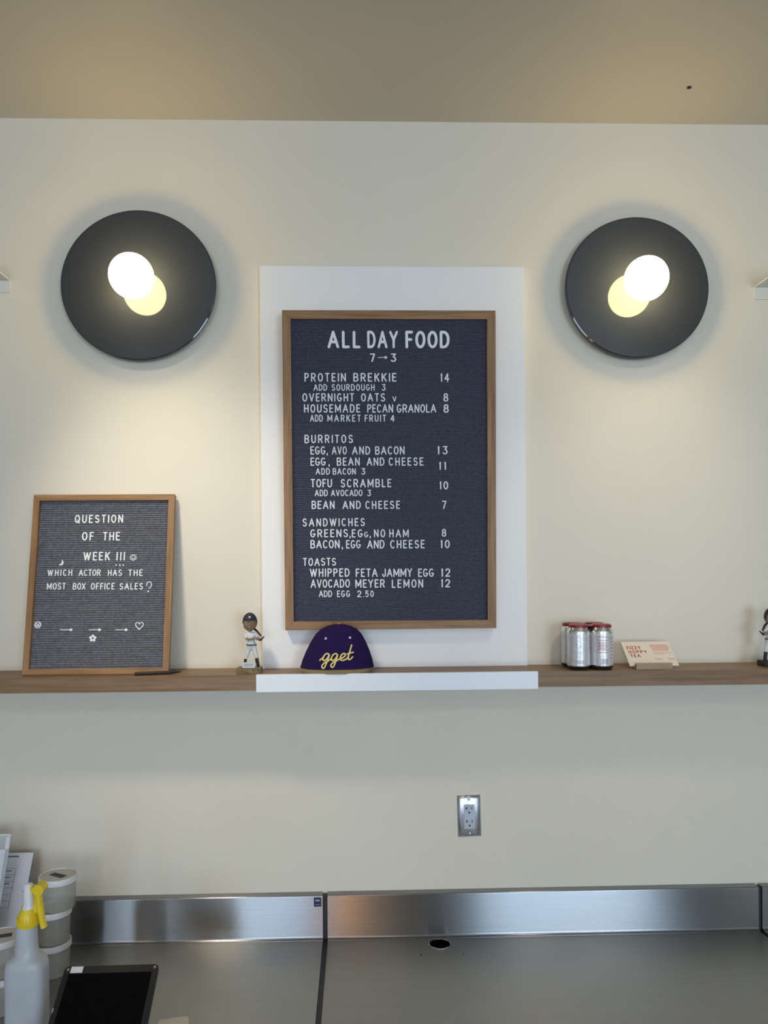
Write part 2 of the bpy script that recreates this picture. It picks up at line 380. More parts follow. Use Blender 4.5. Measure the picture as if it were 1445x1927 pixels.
def glyph_mesh(ch, s=0.15, h=0.13):
    if (ch, s) in GM: return GM[(ch, s)]
    w, strokes = G[ch]; bm = nb()
    for i, st in enumerate(strokes):       # each stroke a hair higher than the last, so joints stay clean
        ribbon(bm, [(s/2+x*max(0, w-s), s/2+z*(1-s)) for x, z in st], s, h*(1+.05*i))
    bmesh.ops.recalc_face_normals(bm, faces=bm.faces)
    me = bpy.data.meshes.new('letter'); bm.to_mesh(me); bm.free(); me.materials.append(M['letter'])
    GM[(ch, s)] = me; return me
def lay_word(word, x0, x1, zb, hgt):
    """[(char, x, z, xscale, height)] for a word spread between x0 and x1"""
    ws = [G[c][0]*hgt for c in word]; tot = x1-x0; n = len(word)
    if n == 1:
        k = min(1.25, max(.8, tot/ws[0])) if word not in 'I!,.' else 1
        return [(word, x0, zb, k, hgt)]
    k = 1.0; gap = (tot-sum(ws))/(n-1)
    if gap < 0.09*hgt: k = (tot-0.09*hgt*(n-1))/sum(ws); gap = 0.09*hgt
    elif gap > 0.26*hgt: k = min(1.15, (tot-0.22*hgt*(n-1))/sum(ws)); gap = (tot-k*sum(ws))/(n-1)
    out = []; x = x0
    for c, w in zip(word, ws):
        out.append((c, x, zb, k, hgt)); x += w*k+gap
    return out
def put_letter(ch, x, z, k, hgt, parent, yy, s=0.15):
    o = bpy.data.objects.new('letter', glyph_mesh(ch, s)); C.objects.link(o); o.parent = parent
    o.location = (x, yy, z); o.scale = (hgt*k, hgt*0.8, hgt); o.rotation_euler = (0, random.uniform(-.012, .012), 0)
    return o
def board_local(mw, u, v, yl):
    """pixel to the board's own x, z on its plane y = yl"""
    inv = mw.inverted(); o = inv @ CAM; d = inv.to_3x3() @ ray(u, v)
    q = o+d*((yl-o.y)/d.y); return q.x, q.z
def letter_board(t, x0, x1, z0, z1, fw, depth, felt, pitch=0.00635):
    """local: back at y 0, front at y -depth"""
    e = 0.0005
    for pts, m in (([(x0, z0), (x1, z0), (x1-fw, z0+fw), (x0+fw, z0+fw)], 'oak_x'), ([(x0, z1), (x0+fw, z1-fw), (x1-fw, z1-fw), (x1, z1)], 'oak_x'),
                   ([(x0, z0), (x0+fw, z0+fw), (x0+fw, z1-fw), (x0, z1)], 'oak_z'), ([(x1, z0), (x1, z1), (x1-fw, z1-fw), (x1-fw, z0+fw)], 'oak_z')):
        cx = sum(p[0] for p in pts)/4; cz = sum(p[1] for p in pts)/4
        bm = nb(); prism(bm, [(cx+(p[0]-cx)*(1-e), cz+(p[1]-cz)*(1-e)) for p in pts], -depth, 0)
        obj('frame_rail', bm, m, t, bevel=0.0011, segs=2)
    fy = -depth+0.0105                      # felt surface set back behind the frame's lip
    boxobj('backing', (x0+fw-0.003, x1-fw+0.003, -0.006, -0.001, z0+fw-0.003, z1-fw+0.003), 'block_wood', t)
    bm = nb(); rows = []; z = z0+fw-0.002; zend = z1-fw+0.002; a, b = x0+fw-0.002, x1-fw+0.002
    n = int((zend-z)/pitch); prof = [(0.0, 0.0035), (0.10, 0.0008), (0.28, 0.0), (0.62, 0.0), (0.80, 0.0008), (0.90, 0.0035)]
    for i in range(n+1):
        for f, dy in prof:
            zz = z+(i+f)*pitch
            if zz > zend: break
            rows.append((bm.verts.new((a, fy+dy, zz)), bm.verts.new((b, fy+dy, zz))))
    for p, q in zip(rows, rows[1:]): bm.faces.new((p[0], p[1], q[1], q[0]))
    obj('felt_panel', bm, felt, t, smooth=False)
    return fy

# ---------------------------------------------------------------- large menu board
DB = 0.030
yb_f, yt_f = -0.052, -0.078                    # front plane at the bottom and at the top: it hangs tipped forward
pb = P(734, 1186, yb_f); pt = P(733, 583.5, yt_f)
tilt = math.atan2(-(yt_f-yb_f), pt.z-pb.z)
rot = Matrix.Rotation(tilt, 3, 'X')
base = Vector((pb.x, yb_f, pb.z))
back_off = rot @ Vector((0, DB, 0))
mb = thing('menu_letter_board', 'large navy felt menu letter board in an oak frame headed ALL DAY FOOD', 'letter board', base+back_off, rot=rot)
bpy.context.view_layer.update()
MW = mb.matrix_world.copy()
blx0, bz0 = board_local(MW, 535.3, 1186, -DB); blx1, _ = board_local(MW, 932.3, 1184, -DB)
tlx0, bz1 = board_local(MW, 532, 583.5, -DB); tlx1, _ = board_local(MW, 934, 587, -DB)
bx0, bx1 = (blx0+tlx0)/2, (blx1+tlx1)/2
fy = letter_board(mb, bx0, bx1, bz0, bz1, 0.0235, DB, 'felt_navy')
MENU = [
 (622.9, 656.3, 'ALL', 616, 678.6), (622.9, 656.3, 'DAY', 690.9, 749), (622.9, 656.3, 'FOOD', 762.5, 846),
 (665.3, 681.5, '7', 696, 706), (665.3, 681.5, '3', 735, 746.3),
 (702, 718.6, 'PROTEIN', 572.8, 651), (702, 718.6, 'BREKKIE', 664.6, 746.3), (702.5, 718.8, '14', 828.8, 845.2),
 (722.9, 735.5, 'ADD', 589.8, 615.7), (722.9, 735.5, 'SOURDOUGH', 624, 705), (722.9, 735.5, '3', 718.2, 725.8),
 (740, 756, 'OVERNIGHT', 568.9, 666.4), (740, 756, 'OATS', 679, 724.7), (745.8, 756, 'v', 738.4, 747), (740, 756, '8', 834, 843.6),
 (760.7, 776.9, 'HOUSEMADE', 572, 678), (760.7, 776.9, 'PECAN', 690.9, 739.8), (760.7, 776.9, 'GRANOLA', 746.3, 820.8), (760.7, 777, '8', 834, 844.5),
 (780.5, 793.8, 'ADD', 583.3, 607.7), (780.5, 793.8, 'MARKET', 616, 679), (780.5, 793.8, 'FRUIT', 686, 726.5), (780.5, 793.8, '4', 734.4, 742.7),
 (818.2, 834.4, 'BURRITOS', 572.8, 664.2),
 (839.8, 855.7, 'EGG', 584, 612.5), (839.8, 855.7, ',', 614.5, 617), (839.8, 855.7, 'AVO', 624.3, 652.7), (839.8, 855.7, 'AND', 662.4, 696.6), (839.8, 855.7, 'BACON', 705.6, 761.4), (839.4, 855.4, '13', 823, 842.4),
 (860.9, 876.7, 'EGG', 584, 613), (860.9, 876.7, ',', 618, 621), (860.9, 876.7, 'BEAN', 633.6, 677.2), (860.9, 876.7, 'AND', 689.8, 723.6), (860.9, 876.7, 'CHEESE', 731.2, 797), (869, 884.5, '11', 826, 839.5),
 (880.9, 893.5, 'ADD', 594, 621), (880.9, 893.5, 'BACON', 626, 669.6), (880.9, 893.5, '3', 679.7, 687.6),
 (901.4, 917.6, 'TOFU', 584.7, 625), (901.4, 917.6, 'SCRAMBLE', 640.8, 736.6), (905.7, 921.2, '10', 826.9, 843.4),
 (921.5, 934.1, 'ADD', 591.9, 617), (921.5, 934.1, 'AVOCADO', 622.5, 682.2), (921.5, 934.1, '3', 690.9, 698.4),
 (942.4, 958.2, 'BEAN', 586.2, 629.7), (942.4, 958.2, 'AND', 644.4, 679), (942.4, 958.2, 'CHEESE', 687.3, 752.8), (942.2, 958, '7', 831.2, 839.8),
 (975.5, 991, 'SANDWICHES', 569.2, 686.6),
 (996, 1011.5, 'GREENS', 583.6, 655), (996, 1011.5, ',', 657.5, 660), (996, 1011.5, 'EG', 661.7, 682.5), (1000.5, 1011.5, 'G', 685, 693), (996, 1011.5, ',', 695.5, 698), (996, 1011.5, 'NO', 703.5, 725), (996, 1011.5, 'HAM', 732.2, 769), (995, 1010.2, '8', 831, 839.8),
 (1016.2, 1032.4, 'BACON', 584, 639.4), (1016.2, 1032.4, ',', 643, 646), (1016.2, 1032.4, 'EGG', 651, 679), (1016.2, 1032.4, 'AND', 690.5, 723.6), (1016.2, 1032.4, 'CHEESE', 734, 799.2), (1016, 1031.8, '10', 829, 846.3),
 (1050, 1065.2, 'TOASTS', 570, 632.6),
 (1069.8, 1086, 'WHIPPED', 583, 658), (1069.8, 1086, 'FETA', 669.3, 710.7), (1069.8, 1086, 'JAMMY', 719, 775.8), (1069.8, 1086, 'EGG', 786.6, 816.5), (1069.6, 1085.6, '12', 829.8, 847.4),
 (1090.3, 1106.5, 'AVOCADO', 584.4, 658.5), (1090.3, 1106.5, 'MEYER', 668.6, 724), (1090.3, 1106.5, 'LEMON', 737, 796.3), (1089.6, 1105.5, '12', 829.8, 847),
 (1111.2, 1123.8, 'ADD', 599.8, 625), (1111.2, 1123.8, 'EGG', 634, 658.8), (1111.2, 1123.8, '2', 671.8, 680), (1111.2, 1123.8, '.', 683, 685), (1111.2, 1123.8, '50', 687, 703.5),
]
def set_words(rows, mw, fy, parent):
    for yt_, yb_, word, u0, u1 in rows:
        uc = (u0+u1)/2
        x0, zb = board_local(mw, u0, yb_, fy); x1, _ = board_local(mw, u1, yb_, fy); _, zt_ = board_local(mw, u0, yt_, fy)
        for ch, x, z, k, hg in lay_word(word, x0, x1, zb, zt_-zb):
            put_letter(ch, x, z, k, hg, parent, fy+0.0008, 0.17 if yb_-yt_ > 25 else 0.152)
set_words(MENU, MW, fy, mb)
def sign_piece(name, parent, mw, fy, px, paths, s_px, h=0.0022, fill=None):
    """a small plastic sign: strokes in pixels"""
    x0, z0 = board_local(mw, *px, fy); bm = nb(); k = (2.2+fy-0.05)/F
    for i, pth in enumerate(paths): ribbon(bm, [(x*k, -y*k) for x, y in pth], s_px*k, h*(1+.04*i), taper=0.75)
    for poly in (fill or []): prism(bm, [(x*k, -y*k) for x, y in poly], -h*1.12, 0.0)
    o = obj(name, bm, 'letter', parent, smooth=False); o.location = (x0, fy+0.0008, z0); return o
def arrow(parent, mw, fy, cx, cy, half):
    return sign_piece('arrow', parent, mw, fy, (cx, cy), [[(-half, 0), (half-2, 0)]], 1.7, fill=[[(half-5.0, -2.0), (half-2, -2.5), (half+.5, 0), (half-2, 2.5), (half-5.0, 2.0)]])
arrow(mb, MW, fy, 720, 672.8, 8.5)

# ---------------------------------------------------------------- small leaning question board
DS = 0.020
q0 = PZ(178, 1264.8, SZ+0.001)                 # where its bottom front edge meets the shelf
yb_s = -0.116
ratio = 1.0415
yt_s = -2.2+(2.2+yb_s)*ratio
pb = P(178, 1264.5, yb_s); pb.z = SZ+0.0012; pt = P(197, 930.5, yt_s)
tilt = -math.atan2(yt_s-yb_s, pt.z-pb.z)
rot = Matrix.Rotation(tilt, 3, 'X')
sb = thing('question_letter_board', 'smaller grey felt letter board in an oak frame headed QUESTION OF THE WEEK', 'letter board',
           Vector((pb.x, yb_s, pb.z))+rot @ Vector((0, DS, 0)), rot=rot)
bpy.context.view_layer.update(); SW = sb.matrix_world.copy()
tlx, tz = board_local(SW, 65, 931, -DS); trx, tz2 = board_local(SW, 329.5, 930, -DS)
blx, bz = board_local(SW, 40.3, 1266, -DS); brx, bz2 = board_local(SW, 316, 1262, -DS)
sx0, sx1, sz1 = (tlx+blx)/2, (trx+brx)/2, (tz+tz2)/2
fs = letter_board(sb, sx0, sx1, 0.0, sz1, 0.0165, DS, 'felt_grey')
QW = [
 (969, 984.7, 'QUESTION', 140.5, 231.8), (1001.2, 1017.6, 'OF', 154, 176.5), (1001.2, 1017.6, 'THE', 193.4, 225.9),
 (1038.8, 1055.3, 'WEEK', 156.5, 207), (1038.8, 1055.3, '!', 218.8, 221), (1038.8, 1055.3, '!', 226, 228), (1038.8, 1055.3, '!', 232.5, 234.5),
 (1071.8, 1084.2, 'WHICH', 89, 135.8), (1071.8, 1084.2, 'ACTOR', 147.8, 189.4), (1071.8, 1084.2, 'HAS', 202.8, 229.4), (1071.8, 1084.2, 'THE', 241.2, 268.7),
 (1097.2, 1109.9, 'MOST', 87.8, 123.5), (1097.2, 1109.9, 'BOX', 136.7, 161), (1097.2, 1109.9, 'OFFICE', 170.6, 215.8), (1097.2, 1109.9, 'SALES', 224.7, 269),
]
set_words(QW, SW, fs, sb)
for dx in (218.8, 225.8, 232.3): sign_piece('dot', sb, SW, fs, (dx, 1063.6), [], 1, fill=[circle(0, 0, 1.4, 10)])
for cx in (125.3, 179, 229): arrow(sb, SW, fs, cx, 1185.4, 11)
sign_piece('heart', sb, SW, fs, (262.4, 1177.5), [[(0, 7.2), (-6.4, 0.5), (-7.2, -3.2), (-4.6, -6), (-1.8, -5.6), (0, -3)], [(0, -3), (1.8, -5.6), (4.6, -6), (7.2, -3.2), (6.4, 0.5), (0, 7.2)]], 2.0)
sign_piece('moon', sb, SW, fs, (115.3, 1058.8), [], 1, fill=[[(-4.6, 3.2), (-1.5, 3.4), (.8, 1.6), (1.6, -1.2), (.4, -5.2), (2.6, -4.2), (4.4, -1), (4.2, 2.6), (1.8, 5), (-1.4, 5.6)]])
sign_piece('flower', sb, SW, fs, (174.8, 1201.2), [arc(0, 0, 3.0, 3.0, 0, 360, 15)], 2.6, fill=[circle(4.3*math.cos(a), 4.3*math.sin(a), 2.5, 12) for a in [(-90+72*i)*PI/180 for i in range(5)]])
sign_piece('sun_face', sb, SW, fs, (251, 1049.4), [arc(0, 0, 4.6, 4.6, 0, 360, 16), [(-1.6, -1.6), (-1.6, -1.2)], [(1.6, -1.6), (1.6, -1.2)], arc(0, 0.2, 2.4, 2.2, 20, 160, 6)] +
           [[(5.4*math.cos(a), 5.4*math.sin(a)), (6.4*math.cos(a), 6.4*math.sin(a))] for a in [i*PI/5 for i in range(10)]], 1.2)
sign_piece('frown_face', sb, SW, fs, (71.3, 1175.8), [arc(0, 0, 5.6, 5.6, 0, 360, 16), [(-3.2, -2.6), (-1.2, -1.6)], [(3.2, -2.6), (1.2, -1.6)], arc(0, 4.2, 2.6, 2.4, 200, 340, 6), [(-3.6, .6), (3.6, .6)]], 1.9)
sign_piece('question_mark', sb, SW, fs, (280.5, 1103), [arc(0, -2.5, 4.6, 5.6, 160, 425, 14)+[(0, 4.6)]], 1.8)
sign_piece('dot', sb, SW, fs, (279.2, 1113), [], 1, fill=[circle(0, 0, 1.5, 10)])

# ================================================================ WALL LAMPS
def wall_lamp(label, u, v, wpx):
    yf = -0.034
    c = P(u, v, yf); r = wpx/2*(c.y+2.2)/F*0.996
    t = thing('wall_lamp', label, 'wall lamp', (c.x, 0, c.z), 'round wall lamps')
    s = 0.975
    bm = nb(); n = 96
    prof = [(0, 0.006), (r-0.004, 0.006), (r-0.001, 0.005), (r, 0.003), (r, 0.0), (r-0.002, -0.003), (0, -0.003)]
    rings = []
    for rr, h in prof[1:-1]:
        rings.append([bm.verts.new((rr*math.cos(2*PI*i/n), yf+0.006-h, rr*s*math.sin(2*PI*i/n))) for i in range(n)])
    for a, b in zip(rings, rings[1:]):
        for i in range(n): j = (i+1) % n; bm.faces.new((a[i], a[j], b[j], b[i]))
    bm.faces.new(rings[0]); bm.faces.new(rings[-1][::-1])
    obj('disc', bm, 'lamp_disc', t, angle=8, label='polished dark round disc')
    bm = nb(); prism(bm, circle(0, 0, 0.065, 40), yf+0.0095, -0.0005); obj('wall_mount', bm, 'lamp_edge', t, bevel=0.002)
    bm = nb(); prism(bm, circle(0, 0, 0.02, 24), yf-0.012, yf); obj('globe_holder', bm, 'lamp_edge', t)
    bm = nb(); ball(bm, (0, yf-0.0670, 0), 0.0592, u=48, v=32); obj('globe', bm, 'globe', t, angle=180, label='lit frosted glass globe')
wall_lamp('round dark disc lamp with a lit globe above the QUESTION letter board', 260.3, 536.5, 289.5)
wall_lamp('round dark disc lamp with a lit globe above the red-topped cans', 1199.3, 541, 277)

# ================================================================ WHITE METAL CORNER SHELVES AT BOTH SIDES
def metal_shelf(label, u, v0, v1, sgn):
    a = P(u, v0, 0); b = P(u, v1, 0); x1 = a.x+sgn*0.62
    t = thing('metal_shelf', label, 'shelf', (a.x, 0, b.z), 'white metal angle shelves')
    hgt = a.z-b.z
    x0_, x1_ = (0, sgn*0.62) if sgn > 0 else (sgn*0.62, 0)
    boxobj('wall_flange', (x0_, x1_, -0.0035, 0, 0, hgt), 'white_metal', t, bevel=0.0006)
    boxobj('shelf_plate', (x0_, x1_, -0.21, 0, hgt, hgt+0.0035), 'white_metal', t, bevel=0.0006)
metal_shelf('white metal angle shelf on the wall beside the lamp over the QUESTION board', 19.6, 529.5, 551.5, -1)
metal_shelf('white metal angle shelf on the wall beside the lamp over the cans', 1418.6, 542, 564, 1)

# ================================================================ BASEBALL CAP
k = 2.1/F
pc = P(634.5, 1262, -0.09)
cap = thing('baseball_hat', 'dark purple baseball cap with yellow script gget on the white shelf front', 'hat', (pc.x, -0.092, SZ))
HC = 0.118
HW = [(0, 665), (.17, 632), (.37, 575), (.586, 498), (.764, 415), (.88, 325), (.95, 215), (.985, 110), (1.0, 12)]
def hw(t):
    for (a, wa), (b, wb) in zip(HW, HW[1:]):
        if t <= b: return (wa+(wb-wa)*(t-a)/(b-a))*0.1505e-3
    return 0
XS = 0.006                                      # the crown leans a little to one side
BR = 0.60
bm = nb(); rings = []; n = 48
ts = [0, .05, .1, .17, .27, .37, .48, .586, .68, .764, .83, .88, .92, .95, .975, .99, 1.0]
for t_ in ts:
    a = hw(t_); cx = XS*t_; rings.append([bm.verts.new((cx+a*math.cos(2*PI*i/n)*(1+0.006*math.cos(6*2*PI*i/n)), a*BR*math.sin(2*PI*i/n), 0.011+t_*HC)) for i in range(n)])
for a, b in zip(rings, rings[1:]):
    for i in range(n): j = (i+1) % n; bm.faces.new((a[i], a[j], b[j], b[i]))
bm.faces.new(rings[-1]); bm.faces.new(rings[0][::-1])
obj('crown', bm, 'cap_cloth', cap, angle=60)
def crown_y(x, z, off=0.0):
    t_ = min(max((z-0.011)/HC, 0), .999); a = max(hw(t_), 1e-4); q = min(.98, abs(x-XS*t_)/a)
    return -a*BR*math.sqrt(1-q*q)-off
# brim: a thin curved sheet running out under the crown
bm = nb(); top, bot = [], []; nx = 24; rows = 6
grid = []
for j in range(rows+1):
    row = []
    for i in range(nx+1):
        s_ = -1+2*i/nx; x = 0.091*s_
        y_in = -0.049*math.sqrt(max(0, 1-(s_*0.93)**2))
        ext = 0.020*(1-abs(s_)**3); y = y_in-ext*j/rows-0.004
        z = 0.012-0.008*j/rows-0.002*s_*s_
        row.append((x, y, z))
    grid.append(row)
for dz in (0.0, -0.004):
    g = [[bm.verts.new((x, y, z+dz+0.0005)) for x, y, z in row] for row in grid]
    (top if dz == 0 else bot).extend(g)
for j in range(rows):
    for i in range(nx):
        bm.faces.new((top[j][i], top[j][i+1], top[j+1][i+1], top[j+1][i])); bm.faces.new((bot[j][i], bot[j+1][i], bot[j+1][i+1], bot[j][i+1]))
for i in range(nx): bm.faces.new((top[rows][i], top[rows][i+1], bot[rows][i+1], bot[rows][i])); bm.faces.new((top[0][i+1], top[0][i], bot[0][i], bot[0][i+1]))
for j in range(rows): bm.faces.new((top[j][0], top[j+1][0], bot[j+1][0], bot[j][0])); bm.faces.new((top[j+1][nx], top[j][nx], bot[j][nx], bot[j+1][nx]))
obj('brim', bm, 'brim', cap, label='khaki brim edge')
bm = nb(); lathe(bm, [(0.006, 0), (0.0065, 0.002), (0.004, 0.004), (0.001, 0.0045)], 16, XS, 0, z=0.011+HC-0.0015); obj('button', bm, 'brim', cap)
def zc(X, Y):                                   # crop coordinates on the cap to local x, z
    return ((X-722)/9.63*k*0.985, (888-Y)/9.63*k*0.985)
for X, Y in ((527, 268), (963, 257)):
    x, z = zc(X, Y); bm = nb(); ball(bm, (x, crown_y(x, z), z), 0.0036, sy=.5, u=12, v=8); obj('eyelet', bm, 'eyelet', cap)
def crom(pts, n=6):
    out = []; p = [pts[0]]+list(pts)+[pts[-1]]
    for i in range(1, len(p)-2):
        for j in range(n):
            t_ = j/n; a, b, c, d = p[i-1], p[i], p[i+1], p[i+2]
            out.append(tuple(.5*((2*b[q])+(-a[q]+c[q])*t_+(2*a[q]-5*b[q]+4*c[q]-d[q])*t_**2+(-a[q]+3*b[q]-3*c[q]+d[q])*t_**3) for q in (0, 1)))
    out.append(pts[-1]); return out
SCR = [[(415, 652), (455, 620), (500, 580)],
       [(592, 556), (560, 528), (515, 548), (482, 600), (480, 645), (515, 650), (560, 605), (592, 556), (570, 620), (535, 710), (500, 780), (468, 785), (458, 750), (490, 705), (560, 665), (640, 610)],
       [(742, 556), (705, 530), (660, 552), (632, 602), (632, 645), (670, 648), (712, 605), (742, 556), (720, 620), (695, 700), (665, 760), (632, 768), (620, 735), (650, 695), (715, 660), (790, 615)],
       [(780, 625), (840, 600), (880, 560), (862, 530), (820, 545), (790, 600), (800, 645), (850, 648), (905, 620), (945, 575)],
       [(996, 378), (975, 450), (950, 530), (930, 600), (940, 640), (975, 630), (1015, 590)],
       [(905, 545), (960, 528), (1030, 512)]]
lt = []
bm = nb()
for st in SCR:
    pts = []
    for X, Y in crom(st): x, z = zc(X, Y); pts.append((x, crown_y(x, z, 0.0008), z))
    tube(bm, pts, 0.00205, 8, flat=0.8)
obj('script_lettering', bm, 'thread', cap, label='raised pale yellow script reading gget', angle=80)

# ================================================================ FIGURINES
def skin_mesh(name, joints, bones, m, parent, label=None, lvl=2):
    me = bpy.data.meshes.new(name); me.from_pydata([j[0] for j in joints], bones, []); me.update()
    o = bpy.data.objects.new(name, me); C.objects.link(o)
    md = o.modifiers.new('skin', 'SKIN'); md.use_smooth_shade = True
    for v, j in zip(me.skin_vertices[0].data, joints): v.radius = (j[1], j[2] if len(j) > 2 else j[1])
    me.skin_vertices[0].data[0].use_root = True
    s = o.modifiers.new('sub', 'SUBSURF'); s.levels = lvl; s.render_levels = lvl
    bpy.context.view_layer.update()
    dg = bpy.context.evaluated_depsgraph_get(); me2 = bpy.data.meshes.new_from_object(o.evaluated_get(dg))
    o.modifiers.clear(); o.data = me2; me2.materials.clear(); me2.materials.append(M[m]); me2.shade_smooth(); o.parent = parent
    if label: o['label'] = label
    return o
def mm(*a): return tuple(x*0.001 for x in a)
def figurine(label, px, y, base_m, cloth, cap_m, mirror=1):
    t = thing('baseball_figurine', label, 'figurine', (px, y, SZ), 'baseball player figurines on the shelf')
    s = mirror
    bm = nb(); box(bm, -.032, .032, -.021, .021, 0, .0155); obj('base', bm, base_m, t, bevel=0.002)
    # legs and trunk in one uniformed body
    J = [(mm(5*s, 0, 74), .0115, .009), (mm(4.5*s, 0, 90), .0130, .009), (mm(4*s, 0, 101), .0135, .0085), (mm(3*s, 0, 111), .005),
         (mm(-1.5*s, 0, 67), .0085, .008), (mm(-6.5*s, -1, 50), .0058), (mm(-11.5*s, -2, 35), .0040),
         (mm(12.5*s, 0, 66), .0085, .008), (mm(16.5*s, -2, 50), .0062), (mm(20*s, -3, 37), .0048),
         (mm(-9*s, -2, 103), .0058), (mm(-9.5*s, -8, 92), .0045), (mm(16*s, -2, 104), .0058), (mm(25*s, -6, 95), .0042)]
    B = [(0, 1), (1, 2), (2, 3), (0, 4), (4, 5), (5, 6), (0, 7), (7, 8), (8, 9), (2, 10), (10, 11), (2, 12), (12, 13)]
    skin_mesh('body', J, B, cloth, t)
    bm = nb(); lathe(bm, [(.0138, -.0015), (.0143, 0), (.0138, .0015)], 24, 5.2e-3*s, 0, 1, .86, z=.0755); obj('belt', bm, 'navy', t)
    skin_mesh('forearm', [(mm(-9.5*s, -8, 92), .0036), (mm(2*s, -13, 91), .0036), (mm(14*s, -14, 94), .0032), (mm(17*s, -14, 95.5), .0042)], [(0, 1), (1, 2), (2, 3)], 'skin', t)
    skin_mesh('forearm', [(mm(25*s, -6, 95), .0034), (mm(28*s, -10, 90), .0036), (mm(22*s, -14, 92), .0034), (mm(18*s, -14, 95), .0042)], [(0, 1), (1, 2), (2, 3)], 'skin', t)
    bm = nb(); tube(bm, [mm(9*s, 6, 121), mm(20*s, 1, 112), mm(31*s, -9, 101), mm(32.5*s, -10, 99)], [.0032, .0030, .0024, .0016], 12); obj('bat', bm, 'black', t)
    bm = nb(); tube(bm, [mm(28*s, -11, 87.5), mm(32*s, -11, 90), mm(41*s, -10, 98.5)], [.0028, .0030, .0012], 10); obj('wrist_guard', bm, 'black', t)
    # feet
    for J in ([(mm(-10.3*s, -1.8, 40), .0046), (mm(-12.5*s, -2, 26), .0042), (mm(-13.5*s, -3, 19.2), .0046), (mm(-15*s, -9, 18.6), .0040)],
              [(mm(19*s, -2.8, 42), .0056), (mm(21*s, -3, 28), .0050), (mm(23*s, -4, 19.6), .0052), (mm(25*s, -11, 18.8), .0042)]):
        skin_mesh('boot', J, [(0, 1), (1, 2), (2, 3)], 'black', t)
    bm = nb(); box(bm, -.0172, .0168, -.0205, -.0165, .0155, .0300); obj('plaque', bm, 'uniform', t, bevel=.0012, label='small white name plaque')
    bm = nb()
    for r_ in range(2):
        for c_ in range(6): box(bm, -.0125+c_*.0042, -.0095+c_*.0042, -.0208, -.0203, .0195+r_*.0040, .0222+r_*.0040)
    obj('plaque_print', bm, 'plaque_ink', t)
    # head
    hd = Matrix.Translation(mm(1.5*s, -2, 136)) @ Matrix.Rotation(math.radians(6*s), 4, 'Z')
    bm = nb(); bmesh.ops.create_uvsphere(bm, u_segments=32, v_segments=24, radius=1)
    for v in bm.verts:
        x, y_, z = v.co; jaw = 1-0.17*max(0, -z)**1.3
        jaw *= 1+.16*math.exp(-((z+.55)/.3)**2)
        nx_, ny_, nz_ = x*.0178*jaw, y_*.0182*(1-.12*max(0, -z)), z*.0250
        if y_ < -0.3:
            ny_ -= .0036*math.exp(-((x/.13)**2))*math.exp(-(((z+.10)/.2)**2))      # nose
            ny_ += .0012*math.exp(-(((abs(x)-.36)/.16)**2))*math.exp(-(((z-.12)/.12)**2))   # eye sockets
            ny_ -= .0009*math.exp(-((x/.3)**2))*math.exp(-(((z+.48)/.09)**2))      # lips
            ny_ -= .0012*math.exp(-((x/.3)**2))*math.exp(-(((z+.82)/.15)**2))      # chin
        v.co = hd @ Vector((nx_, ny_, nz_))
    for e_ in (-1, 1):
        ball(bm, hd @ Vector((e_*.0164, .001, -.001)), .0042, .45, .8, 1, 10, 8)
    head = obj('head', bm, 'skin', t, angle=180)
    for e_ in (-1, 1):
        bm = nb(); ball(bm, hd @ Vector((e_*.0058, -.0152, .0032)), .0021, 1.15, .5, .75, 10, 8); obj('eye', bm, 'uniform', head)
        bm = nb(); ball(bm, hd @ Vector((e_*.0058, -.0162, .0030)), .0010, 1, .5, 1, 8, 6); obj('pupil', bm, 'black', head)
        bm = nb(); tube(bm, [hd @ Vector((e_*.0032, -.0162, .0064)), hd @ Vector((e_*.0060, -.0160, .0074)), hd @ Vector((e_*.0090, -.0142, .0066))], .0006, 6); obj('eyebrow', bm, 'black', head)
    bm = nb(); ball(bm, hd @ Vector((0, -.0165, -.0116)), .0040, 1, .35, .32, 12, 6); obj('lips', bm, 'lips', head)
    # helmet: open shell with ear flap
    bm = nb(); bmesh.ops.create_uvsphere(bm, u_segments=32, v_segments=24, radius=1)
    dl = [v for v in bm.verts if v.co.z < (0.16 if v.co.y < -0.45 else (-0.42 if v.co.y < .35 and v.co.y > -.25 and v.co.x*s > 0 else -.25))]
    bmesh.ops.delete(bm, geom=dl, context='VERTS')
    for v in bm.verts: v.co = hd @ Vector((v.co.x*.0198, v.co.y*.0205+.0005, v.co.z*.0258+.001))
    bmesh.ops.solidify(bm, geom=bm.faces[:], thickness=.0008)
    hl = obj('helmet', bm, cap_m, t, angle=60)
    bm = nb(); pts = []
    for i in range(13):
        a = math.radians(200+140*i/12); pts.append((.0150*math.cos(a), .0250*math.sin(a)-.001))
    for i in range(13):
        a = math.radians(340-140*i/12); pts.append((.0168*math.cos(a), .0175*math.sin(a)+.003))
    top = [bm.verts.new(hd @ Vector((x, y_, .0062+.0012*(1-(x/.0168)**2)))) for x, y_ in pts]; bot = [bm.verts.new(hd @ Vector((x, y_, .0048+.0012*(1-(x/.0168)**2)))) for x, y_ in pts]
    bm.faces.new(top); bm.faces.new(bot[::-1])
    for i in range(26): j = (i+1) % 26; bm.faces.new((top[i], top[j], bot[j], bot[i]))
    obj('peak', bm, cap_m, t)
    bm = nb(); ball(bm, hd @ Vector((0, -.0184, .0152)), .0028, 1, .3, 1, 12, 8); obj('cap_badge', bm, 'uniform', t, label='pale badge on the helmet front')
    return t
pf = PZ(470.3, 1268, SZ)
figurine('batting baseball figurine in a white uniform on a bronze base beside the purple cap', P(470.0, 1262, -0.105).x, -0.105, 'bronze', 'uniform', 'navy')
figurine('dark-based baseball figurine at the right end beyond the tea card', P(1453, 1250, -0.09).x, -0.09, 'black', 'uniform', 'black', -1)

